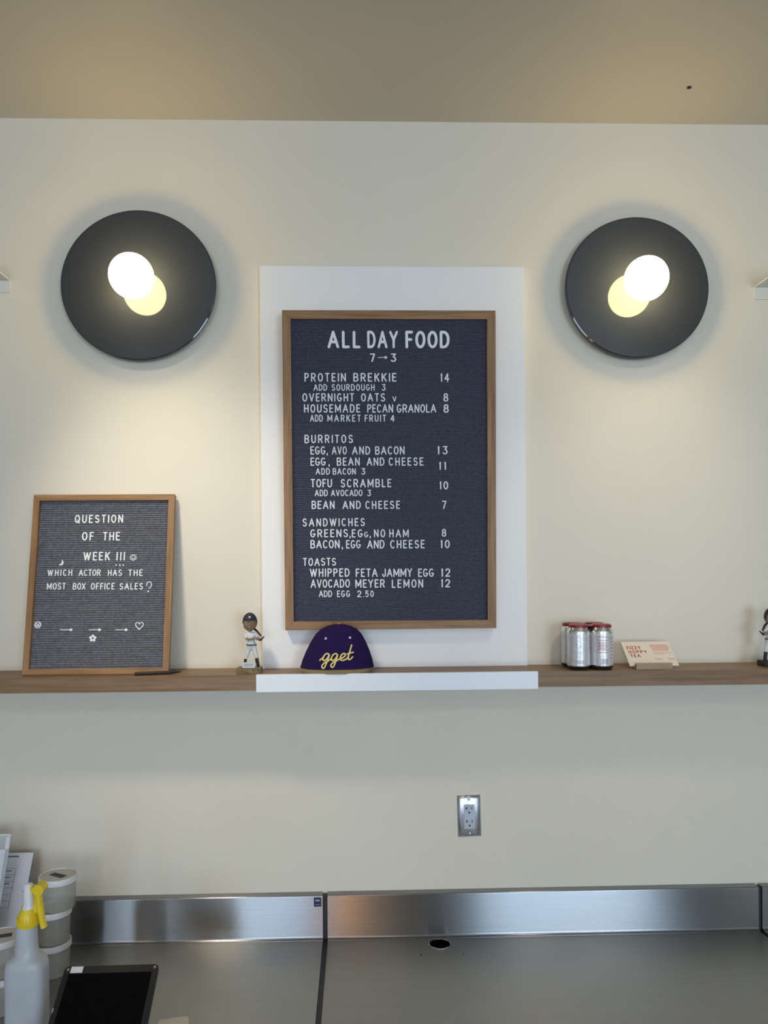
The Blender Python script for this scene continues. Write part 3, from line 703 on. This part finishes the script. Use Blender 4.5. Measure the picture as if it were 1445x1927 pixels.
# ================================================================ FOUR-PACK OF CANS
cr = 0.0312; ch = 0.1185
yA = -SD+0.012+cr; yB = yA+2*cr+0.001
if yB+cr > -0.002: yB = -0.002-cr
xA = P(1090.5, 1200, yA-0.01).x; xB = P(1133.2, 1200, yA-0.01).x
xB = max(xB, xA+2*cr+0.0005)
def patch(bm, a0, a1, z0, z1, r, n=6):
    v = [[bm.verts.new((r*math.sin(math.radians(a0+(a1-a0)*i/n)), -r*math.cos(math.radians(a0+(a1-a0)*i/n)), z)) for z in (z0, z1)] for i in range(n+1)]
    for a, b in zip(v, v[1:]): bm.faces.new((a[0], b[0], b[1], a[1]))
def can(label, x, y, design):
    t = thing('drink_can', label, 'can', (x, y, SZ), 'silver drink cans in the four-pack')
    bm = nb(); lathe(bm, [(cr-.008, 0), (cr-.006, .0005), (cr-.001, .0075), (cr-.0002, .0105)], 40, cap1=False); obj('can_base', bm, 'dark', t)
    bm = nb(); lathe(bm, [(cr-.0002, .0105), (cr, .012), (cr, ch-.016), (cr-.0008, ch-.0125), (cr-.0055, ch-.003), (cr-.0062, ch-.0015), (cr-.0058, ch)], 48, cap0=False); obj('can_body', bm, 'can', t)
    bm = nb(); patch(bm, -180, 180, .0125, ch-.019, cr+.00012, 48); obj('printed_wrap', bm, 'can_label', t)
    bm = nb()
    if design == 'facts':
        bi = nb(); x0 = -22
        for i in range(13):
            w = [1.1, .6, 1.5][i % 3]; patch(bi, x0, x0+w*1.4, .016, .031, cr+.0003, 2); x0 += 2.9
        obj('barcode', bi, 'can_ink', t)
        for z in (.089, .080, .054, .047): patch(bm, -38, 12, z, z+.0016, cr+.0003)
        for i in range(5): patch(bm, -36+2*(i % 2), 4+6*(i % 3), .058+i*.004, .0596+i*.004, cr+.0003)
        obj('nutrition_lines', bm, 'can_red', t)
        bi = nb()
        for i in range(7): patch(bi, 34+(i*7) % 5, 44+(i*11) % 9, .03+i*.009, .034+i*.009, cr+.0003, 3)
        obj('side_print', bi, 'can_ink', t)
    elif design == 'art':
        rr = random.Random(4)
        for i in range(46):
            a = rr.uniform(-26, 4)-4; z = rr.uniform(.035, .092)
            if i % 2: patch(bm, a, a+rr.uniform(3, 10), z, z+.0007, cr+.0003, 3)
            else: patch(bm, a, a+1.2, z, z+rr.uniform(.003, .010), cr+.0003, 1)
        for i in range(3): patch(bm, -30, 12, .018+i*.0035, .0195+i*.0035, cr+.0003)
        obj('line_drawing', bm, 'can_ink', t)
        bi = nb()
        for i in range(9): patch(bi, 44, 52+(i % 3)*4, .05+i*.005, .0525+i*.005, cr+.0003, 2)
        obj('side_print', bi, 'can_red', t)
    else:
        rr = random.Random(9)
        for i in range(18):
            a = rr.uniform(-75, -45); z = rr.uniform(.03, .09); patch(bm, a, a+rr.uniform(2, 8), z, z+.0009, cr+.0003, 2)
        obj('line_drawing', bm, 'can_ink', t)
    return t
can('silver drink can with a pale line drawing, front of the four-pack by the white panel', xA, yA, 'art')
can('silver drink can with red nutrition lines and a barcode, front of the four-pack', xB, yA, 'facts')
can('silver drink can in the back row of the four-pack, nearer the white panel', xA+.001, yB, 'plain')
can('silver drink can in the back row of the four-pack, hidden behind the barcode can', xB+.001, yB, 'plain')
cc = thing('can_carrier', 'dark red plastic carrier clipped over the tops of the four drink cans', 'can carrier', ((xA+xB)/2, (yA+yB)/2, SZ+ch-.004))
for x in (xA, xB):
    for y in (yA, yB):
        bm = nb(); lathe(bm, [(cr-.0045, 0), (cr-.0042, .0035), (cr-.0055, .0075), (cr-.0095, .0090), (cr-.012, .0085)], 36, x-(xA+xB)/2, y-(yA+yB)/2, cap0=False); obj('clip_ring', bm, 'red', cc)
bm = nb(); box(bm, -.016, .016, -.016, .016, .0035, .0070); box(bm, -.012, .012, yA-(yA+yB)/2-.006, yB-(yA+yB)/2+.006, .0035, .0070); box(bm, xA-(xA+xB)/2-.004, xB-(xA+xB)/2+.004, -.012, .012, .0035, .0070)
obj('web', bm, 'red', cc, bevel=.001)

# ================================================================ TEA CARD IN A WOODEN BLOCK
yb_c = -0.118; yt_c = -2.2+(2.2+yb_c)*1.0352
c_bl = P(1185.3, 1253.4, yb_c); c_br = P(1278, 1252.3, yb_c); c_tl = P(1167, 1207.8, yt_c)
ln = math.hypot(yt_c-yb_c, c_tl.z-c_bl.z); ang = -math.atan2(yt_c-yb_c, c_tl.z-c_bl.z)
crot = Matrix.Rotation(ang, 3, 'X')
cardw = c_br.x-c_bl.x
cd_ = thing('tea_card', 'cream card reading FIZZY HOPPY TEA leaning back in the small wooden block', 'card', (c_bl.x, yb_c, max(c_bl.z, SZ+.006)), rot=crot)
boxobj('card_sheet', (0, cardw, 0, .0012, 0, ln), 'card', cd_)
def card_xy(X, Y):                              # crop coordinates to the card's own x, z
    f = (Y-275)/263.0; xl = 735+105*f; xr = 1262+115*f
    return (X-xl)/(xr-xl)*cardw, (1-f)*ln
def print_word(parent, name, m, word, X0, Y0, X1, hY, s=.2, thick=.0002, gap=.1):
    bm = nb(); tot = sum(G[c][0]+gap for c in word)-gap; x0, z0 = card_xy(X0, Y0); x1, _ = card_xy(X1, Y0); _, z1 = card_xy(X0, Y0-hY)
    kx = (x1-x0)/tot; hz = z1-z0; cx = x0
    for c in word:
        w, st = G[c]
        for i, q in enumerate(st): ribbon(bm, [(cx+(s/2+x*max(0, w-s))*kx, z0+(s/2+z*(1-s))*hz) for x, z in q], s*min(kx, hz), thick*(1+.2*i), taper=1)
        cx += (w+gap)*kx
    return obj(name, bm, m, parent, smooth=False)
print_word(cd_, 'printed_word', 'card_red', 'FIZZY', 808, 362, 965, 36)
print_word(cd_, 'printed_word', 'card_red', 'HOPPY', 828, 405, 1035, 34)
print_word(cd_, 'printed_word', 'card_red', 'TEA', 850, 446, 965, 34)
bm = nb()
prism(bm, [card_xy(1050, 310), card_xy(1235, 308), card_xy(1270, 345), card_xy(1260, 378), card_xy(1095, 380)], -.0003, 0); obj('pink_block', bm, 'card_pink', cd_, smooth=False)
bm = nb()
for X0, X1, Y in ((1090, 1285, 402), (1105, 1210, 414), (1112, 1195, 466), (1250, 1325, 466), (1118, 1180, 474), (1262, 1330, 474)):
    a = card_xy(X0, Y); b = card_xy(X1, Y-7); box(bm, a[0], b[0], -.0003, 0, a[1], b[1])
obj('small_print', bm, 'card_pink', cd_, smooth=False)
a = P(1198, 1259, -0.136); b = P(1266, 1258, -0.136)
bk = nb(); hb = .0165
box(bk, 0, b.x-a.x, -.010, -.001, 0, hb); box(bk, 0, b.x-a.x, .006, .016, 0, hb*.6); box(bk, 0, b.x-a.x, -.001, .006, 0, .0045)
wb = obj('card_block', bk, 'block_wood', bevel=.0008); wb.location = (a.x, -0.124, SZ)
wb['label'] = 'small slotted pale wooden block holding the tea card'; wb['category'] = 'card holder'

# ================================================================ PEN ON THE SHELF
a = PZ(253, 1270.3, SZ+.002); b = PZ(342, 1266.0, SZ+.002)
L = (b-a).length; ang = math.atan2(b.y-a.y, b.x-a.x)
pen = thing('pen', 'slim dark pen lying flat on the shelf before the QUESTION board', 'pen', (a.x, max(a.y, -SD+.006), SZ+.0048), rot=Matrix.Rotation(ang, 3, 'Z'))
bm = nb(); tube(bm, [(0, 0, 0), (.002, 0, 0), (L*.78, 0, 0)], [.003, .0042, .0044], 14); obj('barrel', bm, 'black', pen)
bm = nb(); tube(bm, [(L*.78, 0, 0), (L*.86, 0, 0), (L, 0, .0005)], [.0044, .0034, .0008], 14); obj('tip', bm, 'black', pen)

# ================================================================ OUTLET
a = P(860.4, 1496.5, 0); b = P(904.6, 1573.2, 0)
ow, oh = b.x-a.x, a.z-b.z
ot = thing('wall_outlet', 'steel-plated double power outlet on the cream wall above the steel backsplash', 'outlet', ((a.x+b.x)/2, 0, (a.z+b.z)/2), rot=Matrix.Rotation(math.radians(-1.3), 3, 'Y'))
bm = nb(); w2, h2 = ow/2, oh/2
o1 = [bm.verts.new(p) for p in ((-w2, 0, -h2), (w2, 0, -h2), (w2, 0, h2), (-w2, 0, h2))]
o2 = [bm.verts.new(p) for p in ((-w2, -.002, -h2), (w2, -.002, -h2), (w2, -.002, h2), (-w2, -.002, h2))]
o3 = [bm.verts.new(p) for p in ((-w2+.009, -.0075, -h2+.009), (w2-.009, -.0075, -h2+.009), (w2-.009, -.0075, h2-.009), (-w2+.009, -.0075, h2-.009))]
for A_, B_ in ((o1, o2), (o2, o3)):
    for i in range(4): j = (i+1) % 4; bm.faces.new((A_[i], A_[j], B_[j], B_[i]))
bm.faces.new(o3); obj('cover_plate', bm, 'steel_plate', ot, bevel=.0016, segs=3, angle=60)
bm = nb(); box(bm, -.0155, .0155, -.0095, -.006, -.0345, .0345); rc = obj('receptacle', bm, 'grey_plastic', ot, bevel=.0012)
for zc_ in (.0165, -.0205):
    for dims in ((-.0085, -.0060, .0035, .0115), (.0060, .0080, .0040, .0110)):
        boxobj('slot', (dims[0], dims[1], -.0099, -.0093, zc_+dims[2], zc_+dims[3]), 'black', rc)
    boxobj('slot', (-.0115, -.0085, -.0099, -.0093, zc_+.0065, zc_+.0085), 'black', rc)
    bm = nb(); prism(bm, circle(-.0002, zc_-.0050, .0026, 14), -.0099, -.0093); obj('ground_hole', bm, 'black', rc)
for z in (.049, -.049):
    bm = nb(); ball(bm, (0, -.0075, z), .0038, 1, .5, 1, 14, 8); obj('screw', bm, 'chrome', ot)

# ================================================================ STEEL COUNTERS
YS = -0.0255
ZT = P(611, 1685, YS).z; ZC = P(611, 1767.5, YS).z
CF = -0.78
xl = P(607.3, 1725, YS).x; xr = P(616.3, 1725, YS).x
xr2 = P(1427.5, 1710, YS).x; xn = P(1434.5, 1710, YS).x
hole = PZ(827.5, 1776.5, ZC); hr = 0.0292
def splash(x0, x1, parent, label=None):
    bm = nb(); prof = [(-.001, ZT+.0008), (YS+.004, ZT)]
    for i in range(5): a = PI/2*i/4; prof.append((YS+.004-.004*math.sin(a), ZT-.004+.004*math.cos(a)))
    R_ = .008
    for i in range(6): a = PI/2*i/5; prof.append((YS-R_+R_*math.cos(a), ZC+.0012+R_-R_*math.sin(a)))
    prof += [(YS-R_, ZC-.004), (-.001, ZC-.004)]
    A_ = [bm.verts.new((x0, y, z)) for y, z in prof]; B_ = [bm.verts.new((x1, y, z)) for y, z in prof]
    for i in range(len(prof)): j = (i+1) % len(prof); bm.faces.new((A_[i], A_[j], B_[j], B_[i]))
    bm.faces.new(A_); bm.faces.new(B_[::-1])
    es = [e for e in bm.edges if abs(e.verts[0].co.x-e.verts[1].co.x) < 1e-6 and e.calc_face_angle(0) > .6 and min(v.co.y for v in e.verts) < YS+.001 and max(v.co.z for v in e.verts) > ZC+.01]
    bmesh.ops.bevel(bm, geom=es, offset=.0022, segments=3, affect='EDGES', profile=.5)
    return obj('backsplash', bm, 'steel_v', parent, angle=50)
def counter(label, x0, x1, with_hole=False):
    t = thing('steel_counter', label, 'counter', ((x0+x1)/2, 0, 0), 'brushed steel counters')
    cx = (x0+x1)/2; a0, a1 = x0-cx, x1-cx; y1 = YS-.007
    s = splash(a0, a1, t)
    bm = nb()
    if with_hole:
        hx, hy = hole.x-cx, hole.y; q = .06
        ys = [CF, hy-q, hy+min(q, y1-hy-.0005), y1]; hx0, hx1 = hx-q, hx+q; hyt = ys[2]; hyb = ys[1]
        def quad(a, b, c, d): bm.faces.new([bm.verts.new((p[0], p[1], ZC)) for p in (a, b, c, d)])
        quad((a0, CF), (a1, CF), (a1, hyb), (a0, hyb)); quad((a0, hyt), (a1, hyt), (a1, y1), (a0, y1))
        quad((a0, hyb), (hx0, hyb), (hx0, hyt), (a0, hyt)); quad((hx1, hyb), (a1, hyb), (a1, hyt), (hx1, hyt))
        n = 48; inn, out = [], []
        for i in range(n):
            a = 2*PI*(i+.5)/n; c, s_ = math.cos(a), math.sin(a); kk = 1/max(abs(c), abs(s_))
            oy = s_*kk; out.append(bm.verts.new((hx+c*kk*q, hy+(oy*(hyt-hy) if oy > 0 else oy*q), ZC))); inn.append(bm.verts.new((hx+hr*c, hy+hr*s_*.92, ZC)))
        low = [bm.verts.new((v.co.x, v.co.y, ZC-.014)) for v in inn]
        for i in range(n):
            j = (i+1) % n; bm.faces.new((inn[i], inn[j], out[j], out[i])); bm.faces.new((low[i], low[j], inn[j], inn[i]))
        bmesh.ops.remove_doubles(bm, verts=bm.verts, dist=1e-6)
        for (p0, p1) in (((a0, CF), (a1, CF)), ((a1, CF), (a1, y1)), ((a0, y1), (a0, CF))):
            bm.faces.new([bm.verts.new(v) for v in ((p0[0], p0[1], ZC), (p1[0], p1[1], ZC), (p1[0], p1[1], ZC-.04), (p0[0], p0[1], ZC-.04))])
        w = obj('worktop', bm, 'steel_h', t, angle=30)
        bm = nb(); pts = [(hx+(hr+.0008)*math.cos(2*PI*i/40), hy+(hr+.0008)*.92*math.sin(2*PI*i/40), ZC+.0004) for i in range(41)]
        tube(bm, pts, .0011, 6); obj('hole_rim', bm, 'chrome', w)
        bm = nb(); lathe(bm, [(hr+.004, 0), (hr+.004, .06)], 32, hx, hy, cap1=False, z=ZC-.0745); obj('hole_sleeve', bm, 'black', w)
    else:
        box(bm, a0, a1, CF, y1, ZC-.04, ZC); w = obj('worktop', bm, 'steel_h', t, bevel=.0012)
    boxobj('base_cabinet', (a0+.01, a1-.01, CF+.03, -.01, .10, ZC-.08), 'steel_v', t)
    boxobj('plinth', (a0+.02, a1-.02, CF+.09, -.02, 0, .10), 'dark', t)
    return t, s, cx
c1, s1, cx1 = counter('left steel counter, the one holding the tubs, spray bottle and tablet', -2.9, xl)
c2, s2, cx2 = counter('middle steel counter with the round cable hole below the outlet', xr, xr2, True)
c3, s3, cx3 = counter('steel counter whose end just shows past the right-hand joint', xn, 3.2)
bm = nb(); box(bm, xl-cx1+.0005, xr-cx1-.0005, YS+.006, -.001, ZC-.01, ZT-.004); box(bm, xl-cx1+.0005, xr-cx1-.0005, CF+.01, YS, ZC-.03, ZC-.004)
obj('joint_sealant', bm, 'sealant', c1)
bm = nb(); box(bm, xr2-cx2+.0005, xn-cx2-.0005, YS+.006, -.001, ZC-.01, ZT-.004); box(bm, xr2-cx2+.0005, xn-cx2-.0005, CF+.01, YS, ZC-.03, ZC-.004)
obj('joint_sealant', bm, 'sealant', c2)
# sticker on the left backsplash
a = P(590.5, 1689, YS); b = P(604.5, 1706, YS)
st = boxobj('sticker', (a.x-cx1, b.x-cx1, YS-.0006, YS+.0002, b.z, a.z), 'sticker', s1, label='small navy maker sticker')

bm = nb(); sx_, sz0 = a.x-cx1, a.z; hh = a.z-b.z; ww = b.x-a.x
for q in (.20, .36, .52, .66): box(bm, sx_+ww*q, sx_+ww*(q+.11), YS-.0009, YS-.0005, sz0-hh*.42, sz0-hh*.22)
box(bm, sx_+ww*.2, sx_+ww*.8, YS-.0009, YS-.0005, sz0-hh*.80, sz0-hh*.76)
obj('sticker_print', bm, 'pale_print', s1, smooth=False)

# ================================================================ TUBS
def tub(label, x, y, z0, hgt, r, tape_ang):
    t = thing('food_tub', label, 'tub', (x, y, z0), 'round clear tubs with white-rimmed lids')
    hb_ = hgt-.012
    bm = nb(); lathe(bm, [(r*.84, 0), (r*.88, .003), (r*.95, hb_)], 40, cap1=False); obj('tub_body', bm, 'tub', t)
    bm = nb(); lathe(bm, [(r*.955, hb_-.003), (r*1.0, hb_-.003), (r*1.0, hgt-.0015), (r*.985, hgt), (r*.94, hgt), (r*.93, hgt-.002)], 40, cap0=False, cap1=False); obj('lid_rim', bm, 'lid_rim', t)
    bm = nb(); lathe(bm, [(r*.945, hgt-.004), (r*.93, hgt-.0022)], 40); ld_ = obj('lid', bm, 'lid_top', t)
    if tape_ang is not None:
        m_ = Matrix.Rotation(math.radians(tape_ang), 4, 'Z'); bm = nb(); box(bm, -.022, .022, -.0085, .0085, hgt-.0022, hgt-.0012, m_); obj('tape_label', bm, 'tape', t)
    return t
TH = 0.0845; r1 = 0.0475
yt_ = -0.175
for i in range(3):
    u = (106, 100, 98)[2-i] if False else (97.5, 99, 110)[i]
    zz = ZC+.0006+TH*i
    x = P((97.5, 98.5, 109.5)[i], 1700, yt_).x
    tub(('clear tub with a white-rimmed lid at the bottom of the stack of three', 'clear tub in the middle of the stack of three behind the spray bottle', 'clear tub topping the stack of three, navy tape on its lid')[i],
        x, yt_, zz+.0002*i, TH-.0004, r1, (-28 if i == 2 else None))
yl = -0.34
for i in range(2):
    x = P(3, 1700, yl).x
    tub(('lower clear tub of the pair left of the spray bottle', 'upper clear tub of the pair left of the spray bottle, navy tape on its lid')[i], x, yl, ZC+.0006+TH*1.04*i, TH*1.04-.0004, .0460, (18 if i == 1 else None))

# ================================================================ PAPERS
xr_, y_top = P(63.3, 1605, -0.045).x, -0.045
z_top = P(63.3, 1605, -0.045).z
LP = .30; zb = ZC+.002; dy = math.sqrt(max(.001, LP*LP-(z_top-zb)**2)); prot = Matrix.Rotation(-math.atan2(dy, z_top-zb), 3, 'X')
pp = thing('form_sheet', 'white printed form on a board leaning on the wall behind the tubs', 'paper', (xr_, y_top-dy, zb), rot=prot)
boxobj('backing_board', (-.215, 0, .0012, .004, 0, LP), 'dark', pp)
boxobj('sheet', (-.216, .0, 0, .001, .001, LP+.001), 'paper', pp)
bm = nb()
def pbx(x0, x1, z0, z1): box(bm, x0, x1, -.0004, 0, z0, z1)
k2 = 2.15/F
pbx(-.077, -.038, LP-.0105, LP-.0065)
for i in range(7): pbx(-.088, -.040, LP-.040-i*.0165, LP-.0392-i*.0165)
pbx(-.0405, -.0397, LP-.145, LP-.039); pbx(-.073, -.0722, LP-.145, LP-.039)
for i in range(3): pbx(-.070, -.050, LP-.047-i*.0165, LP-.0445-i*.0165)
pbx(-.012, -.001, LP-.100, LP-.0985)
obj('form_print', bm, 'ink', pp)
# clear stand with another sheet, nearer
a = P(21, 1571, -0.11); LH = .335; zb2 = ZC+.004; dy2 = .14; LH = math.hypot(a.z-zb2, dy2); r2 = Matrix.Rotation(-math.atan2(dy2, a.z-zb2), 3, 'X')
ah = thing('acrylic_stand', 'clear plastic stand with a white sheet at the left edge of the counter', 'sign holder', (a.x, -0.11-dy2, zb2), rot=r2)
boxobj('acrylic_sheet', (-.22, 0, 0, .003, 0, LH), 'acrylic', ah)
bm = nb(); tube(bm, [(-.22, .0015, LH), (-.004, .0015, LH), (0, .0015, LH-.004)], .003, 8); obj('top_edge', bm, 'white_plastic', ah)
boxobj('acrylic_edge', (-.011, -.001, -.0005, .0035, LH-.036, LH-.004), 'white_plastic', ah)
boxobj('sheet', (-.214, -.008, -.0012, -.0004, .002, LH-.037), 'paper', ah)

# ================================================================ SPRAY BOTTLE
ysb = -0.52; ks = (2.2+ysb)/F
ctr = P(51, 1900, ysb); sb_ = thing('spray_bottle', 'cloudy white spray bottle with a yellow collar and yellow trigger', 'spray bottle', (ctr.x, ysb, ZC+.0006))
def sz_(v): return P(51, v, ysb).z-ZC   # pixel row to height over the counter
zs = sz_(1800)
bm = nb()
prof = [(.032, 0), (.0395, .003), (.0415, .012), (.0420, .06), (.0420, sz_(1826)), (.0415, sz_(1815)), (.0390, sz_(1807)), (.0340, sz_(1802)), (.0285, sz_(1799)), (.0245, sz_(1795)), (.0232, sz_(1775)), (.0222, sz_(1746)), (.0205, sz_(1740))]
rings = []; n = 48
for r_, h in prof:
    q = min(1, max(0, (r_-.0235)/.012)); pw = 2+1.6*q; sy_ = 1-.25*q; ring = []
    for i in range(n):
        a = 2*PI*i/n; c, s_ = math.cos(a), math.sin(a); kk = (abs(c)**pw+abs(s_)**pw)**(-1/pw); ring.append(bm.verts.new((r_*c*kk, r_*sy_*s_*kk, h)))
    rings.append(ring)
for a, b in zip(rings, rings[1:]):
    for i in range(n): j = (i+1) % n; bm.faces.new((a[i], a[j], b[j], b[i]))
bm.faces.new(rings[0][::-1]); bm.faces.new(rings[-1]); obj('bottle_body', bm, 'bottle', sb_, angle=50)
dx = (55-51)*ks
bm = nb(); lathe(bm, [(.0212, sz_(1742)), (.0216, sz_(1737)), (.0208, sz_(1726)), (.0170, sz_(1716)), (.0125, sz_(1709)), (.0115, sz_(1704))], 36, dx*.6, 0)
for i in range(24): a = 2*PI*i/24; box(bm, .0210, .0222, -.0009, .0009, sz_(1740), sz_(1724), Matrix.Translation((dx*.6, 0, 0)) @ Matrix.Rotation(a, 4, 'Z'))
obj('collar', bm, 'yellow', sb_)
bm = nb(); lathe(bm, [(.0120, sz_(1709)), (.0125, sz_(1706)), (.0105, sz_(1701)), (.0100, sz_(1680)), (.0088, sz_(1668)), (.0062, sz_(1663.5)), (.002, sz_(1662))], 24, dx+.001, 0, 1, 1.15, p=2.8); obj('sprayer_head', bm, 'white_plastic', sb_)
bm = nb()
knx = (77-51)*ks
prism(bm, circle(knx, sz_(1672), .0115, 24), -.013, .013); obj('nozzle', bm, 'yellow', sb_, bevel=.002)
bm = nb(); box(bm, dx, knx, -.009, .009, sz_(1678), sz_(1668)); obj('nozzle_neck', bm, 'yellow', sb_, bevel=.002)
bm = nb(); path = [((u-51)*ks, -.002, sz_(v)) for u, v in ((74, 1676), (75.5, 1695), (78, 1715), (80.5, 1732), (84, 1745))]
tube(bm, path, [.0065, .0072, .0068, .0064, .0070], 14, flat=1.25); obj('trigger', bm, 'yellow', sb_, angle=70)
bm = nb(); tube(bm, [((u-51)*ks, .003, sz_(v)) for u, v in ((68, 1680), (69, 1700), (66, 1718))], [.005, .006, .007], 12); obj('pump_stem', bm, 'yellow', sb_)

# ================================================================ TABLET IN A BLACK CASE
Dt = 1.66; yb_t = Dt-2.2
tl = P(123, 1816, yb_t); tr = P(298.5, 1810.5, yb_t)
elev = math.radians(33.0); wd_ = tr.x-tl.x; LT = .29
# plane through the far top edge, falling towards the viewer
ax = Vector((math.cos(.0), 0, 0)); slope = Vector((0.0, -math.cos(elev), -math.sin(elev)))
tbm = Matrix(((1, 0, 0), (0, math.cos(elev), -math.sin(elev)), (0, math.sin(elev), math.cos(elev))))
roll_t = Matrix.Rotation(math.radians(1.0), 3, 'Z')
tb = thing('tablet', 'black tablet in a black corner-screwed case, tilted beside the spray bottle', 'tablet', (tl.x, yb_t, (tl.z+tr.z)/2-.004), rot=roll_t @ tbm)
bm = nb(); box(bm, 0, wd_, -LT, 0, -.012, 0)
es = [e for e in bm.edges if abs(e.verts[0].co.z-e.verts[1].co.z) > .005]; bmesh.ops.bevel(bm, geom=es, offset=.009, segments=4, affect='EDGES', profile=.5)
obj('case', bm, 'dark', tb, bevel=.0012)
boxobj('screen', (.012, wd_-.012, -LT+.012, -.017, -.001, .0006), 'screen', tb)
for x in (.0085, wd_-.0075):
    bm = nb(); lathe(bm, [(.0032, -.001), (.0030, .0010), (.001, .0013)], 16, x, -.008); obj('case_screw', bm, 'chrome', tb)
boxobj('sticker', (.014, .039, -.015, -.0015, 0, .0007), 'white_plastic', tb, label='small white sticker on the case corner')
bm = nb(); tube(bm, [(.002, -.098, .001), (.002, -.088, .001)], .0016, 6); obj('side_button', bm, 'chrome', tb)
zlow = tb.location.z-.012
cz = (tl.z+tr.z)/2-math.sin(elev)*LT/2
zst = (tl.z+tr.z)/2-.004-math.tan(elev)*.11-.022
bm = nb(); inv = (roll_t @ tbm).inverted().to_4x4() @ Matrix.Translation(-Vector(tb.location))
def wbox(x0, x1, y0, y1, z0, z1): box(bm, x0, x1, y0, y1, z0, z1, inv)
mx_ = (tl.x+tr.x)/2; my_ = yb_t-.11
wbox(mx_-.055, mx_+.055, my_-.07, my_+.06, ZC+.0005, ZC+.008)
wbox(mx_-.02, mx_+.02, my_-.01, my_+.01, ZC+.008, zst)
obj('stand', bm, 'dark', tb, bevel=.001)

# ================================================================ CREAM PLASTIC BLOCK AT THE FRONT
a = PZ(297, 1919, ZC+.012); b = PZ(355, 1911, ZC+.012)
bm = nb(); box(bm, 0, (b-a).length, -.085, 0, 0, .012)
es = [e for e in bm.edges if abs(e.verts[0].co.z-e.verts[1].co.z) > .005]; bmesh.ops.bevel(bm, geom=es, offset=.009, segments=4, affect='EDGES', profile=.5)
cb = obj('card_reader', bm, 'cream_plastic', bevel=.0015); cb.location = (a.x, a.y, ZC+.0003); cb.rotation_euler = (0, 0, math.atan2(b.y-a.y, b.x-a.x))
cb['label'] = 'small cream rounded plastic device lying on the counter beside the tablet'; cb['category'] = 'device'
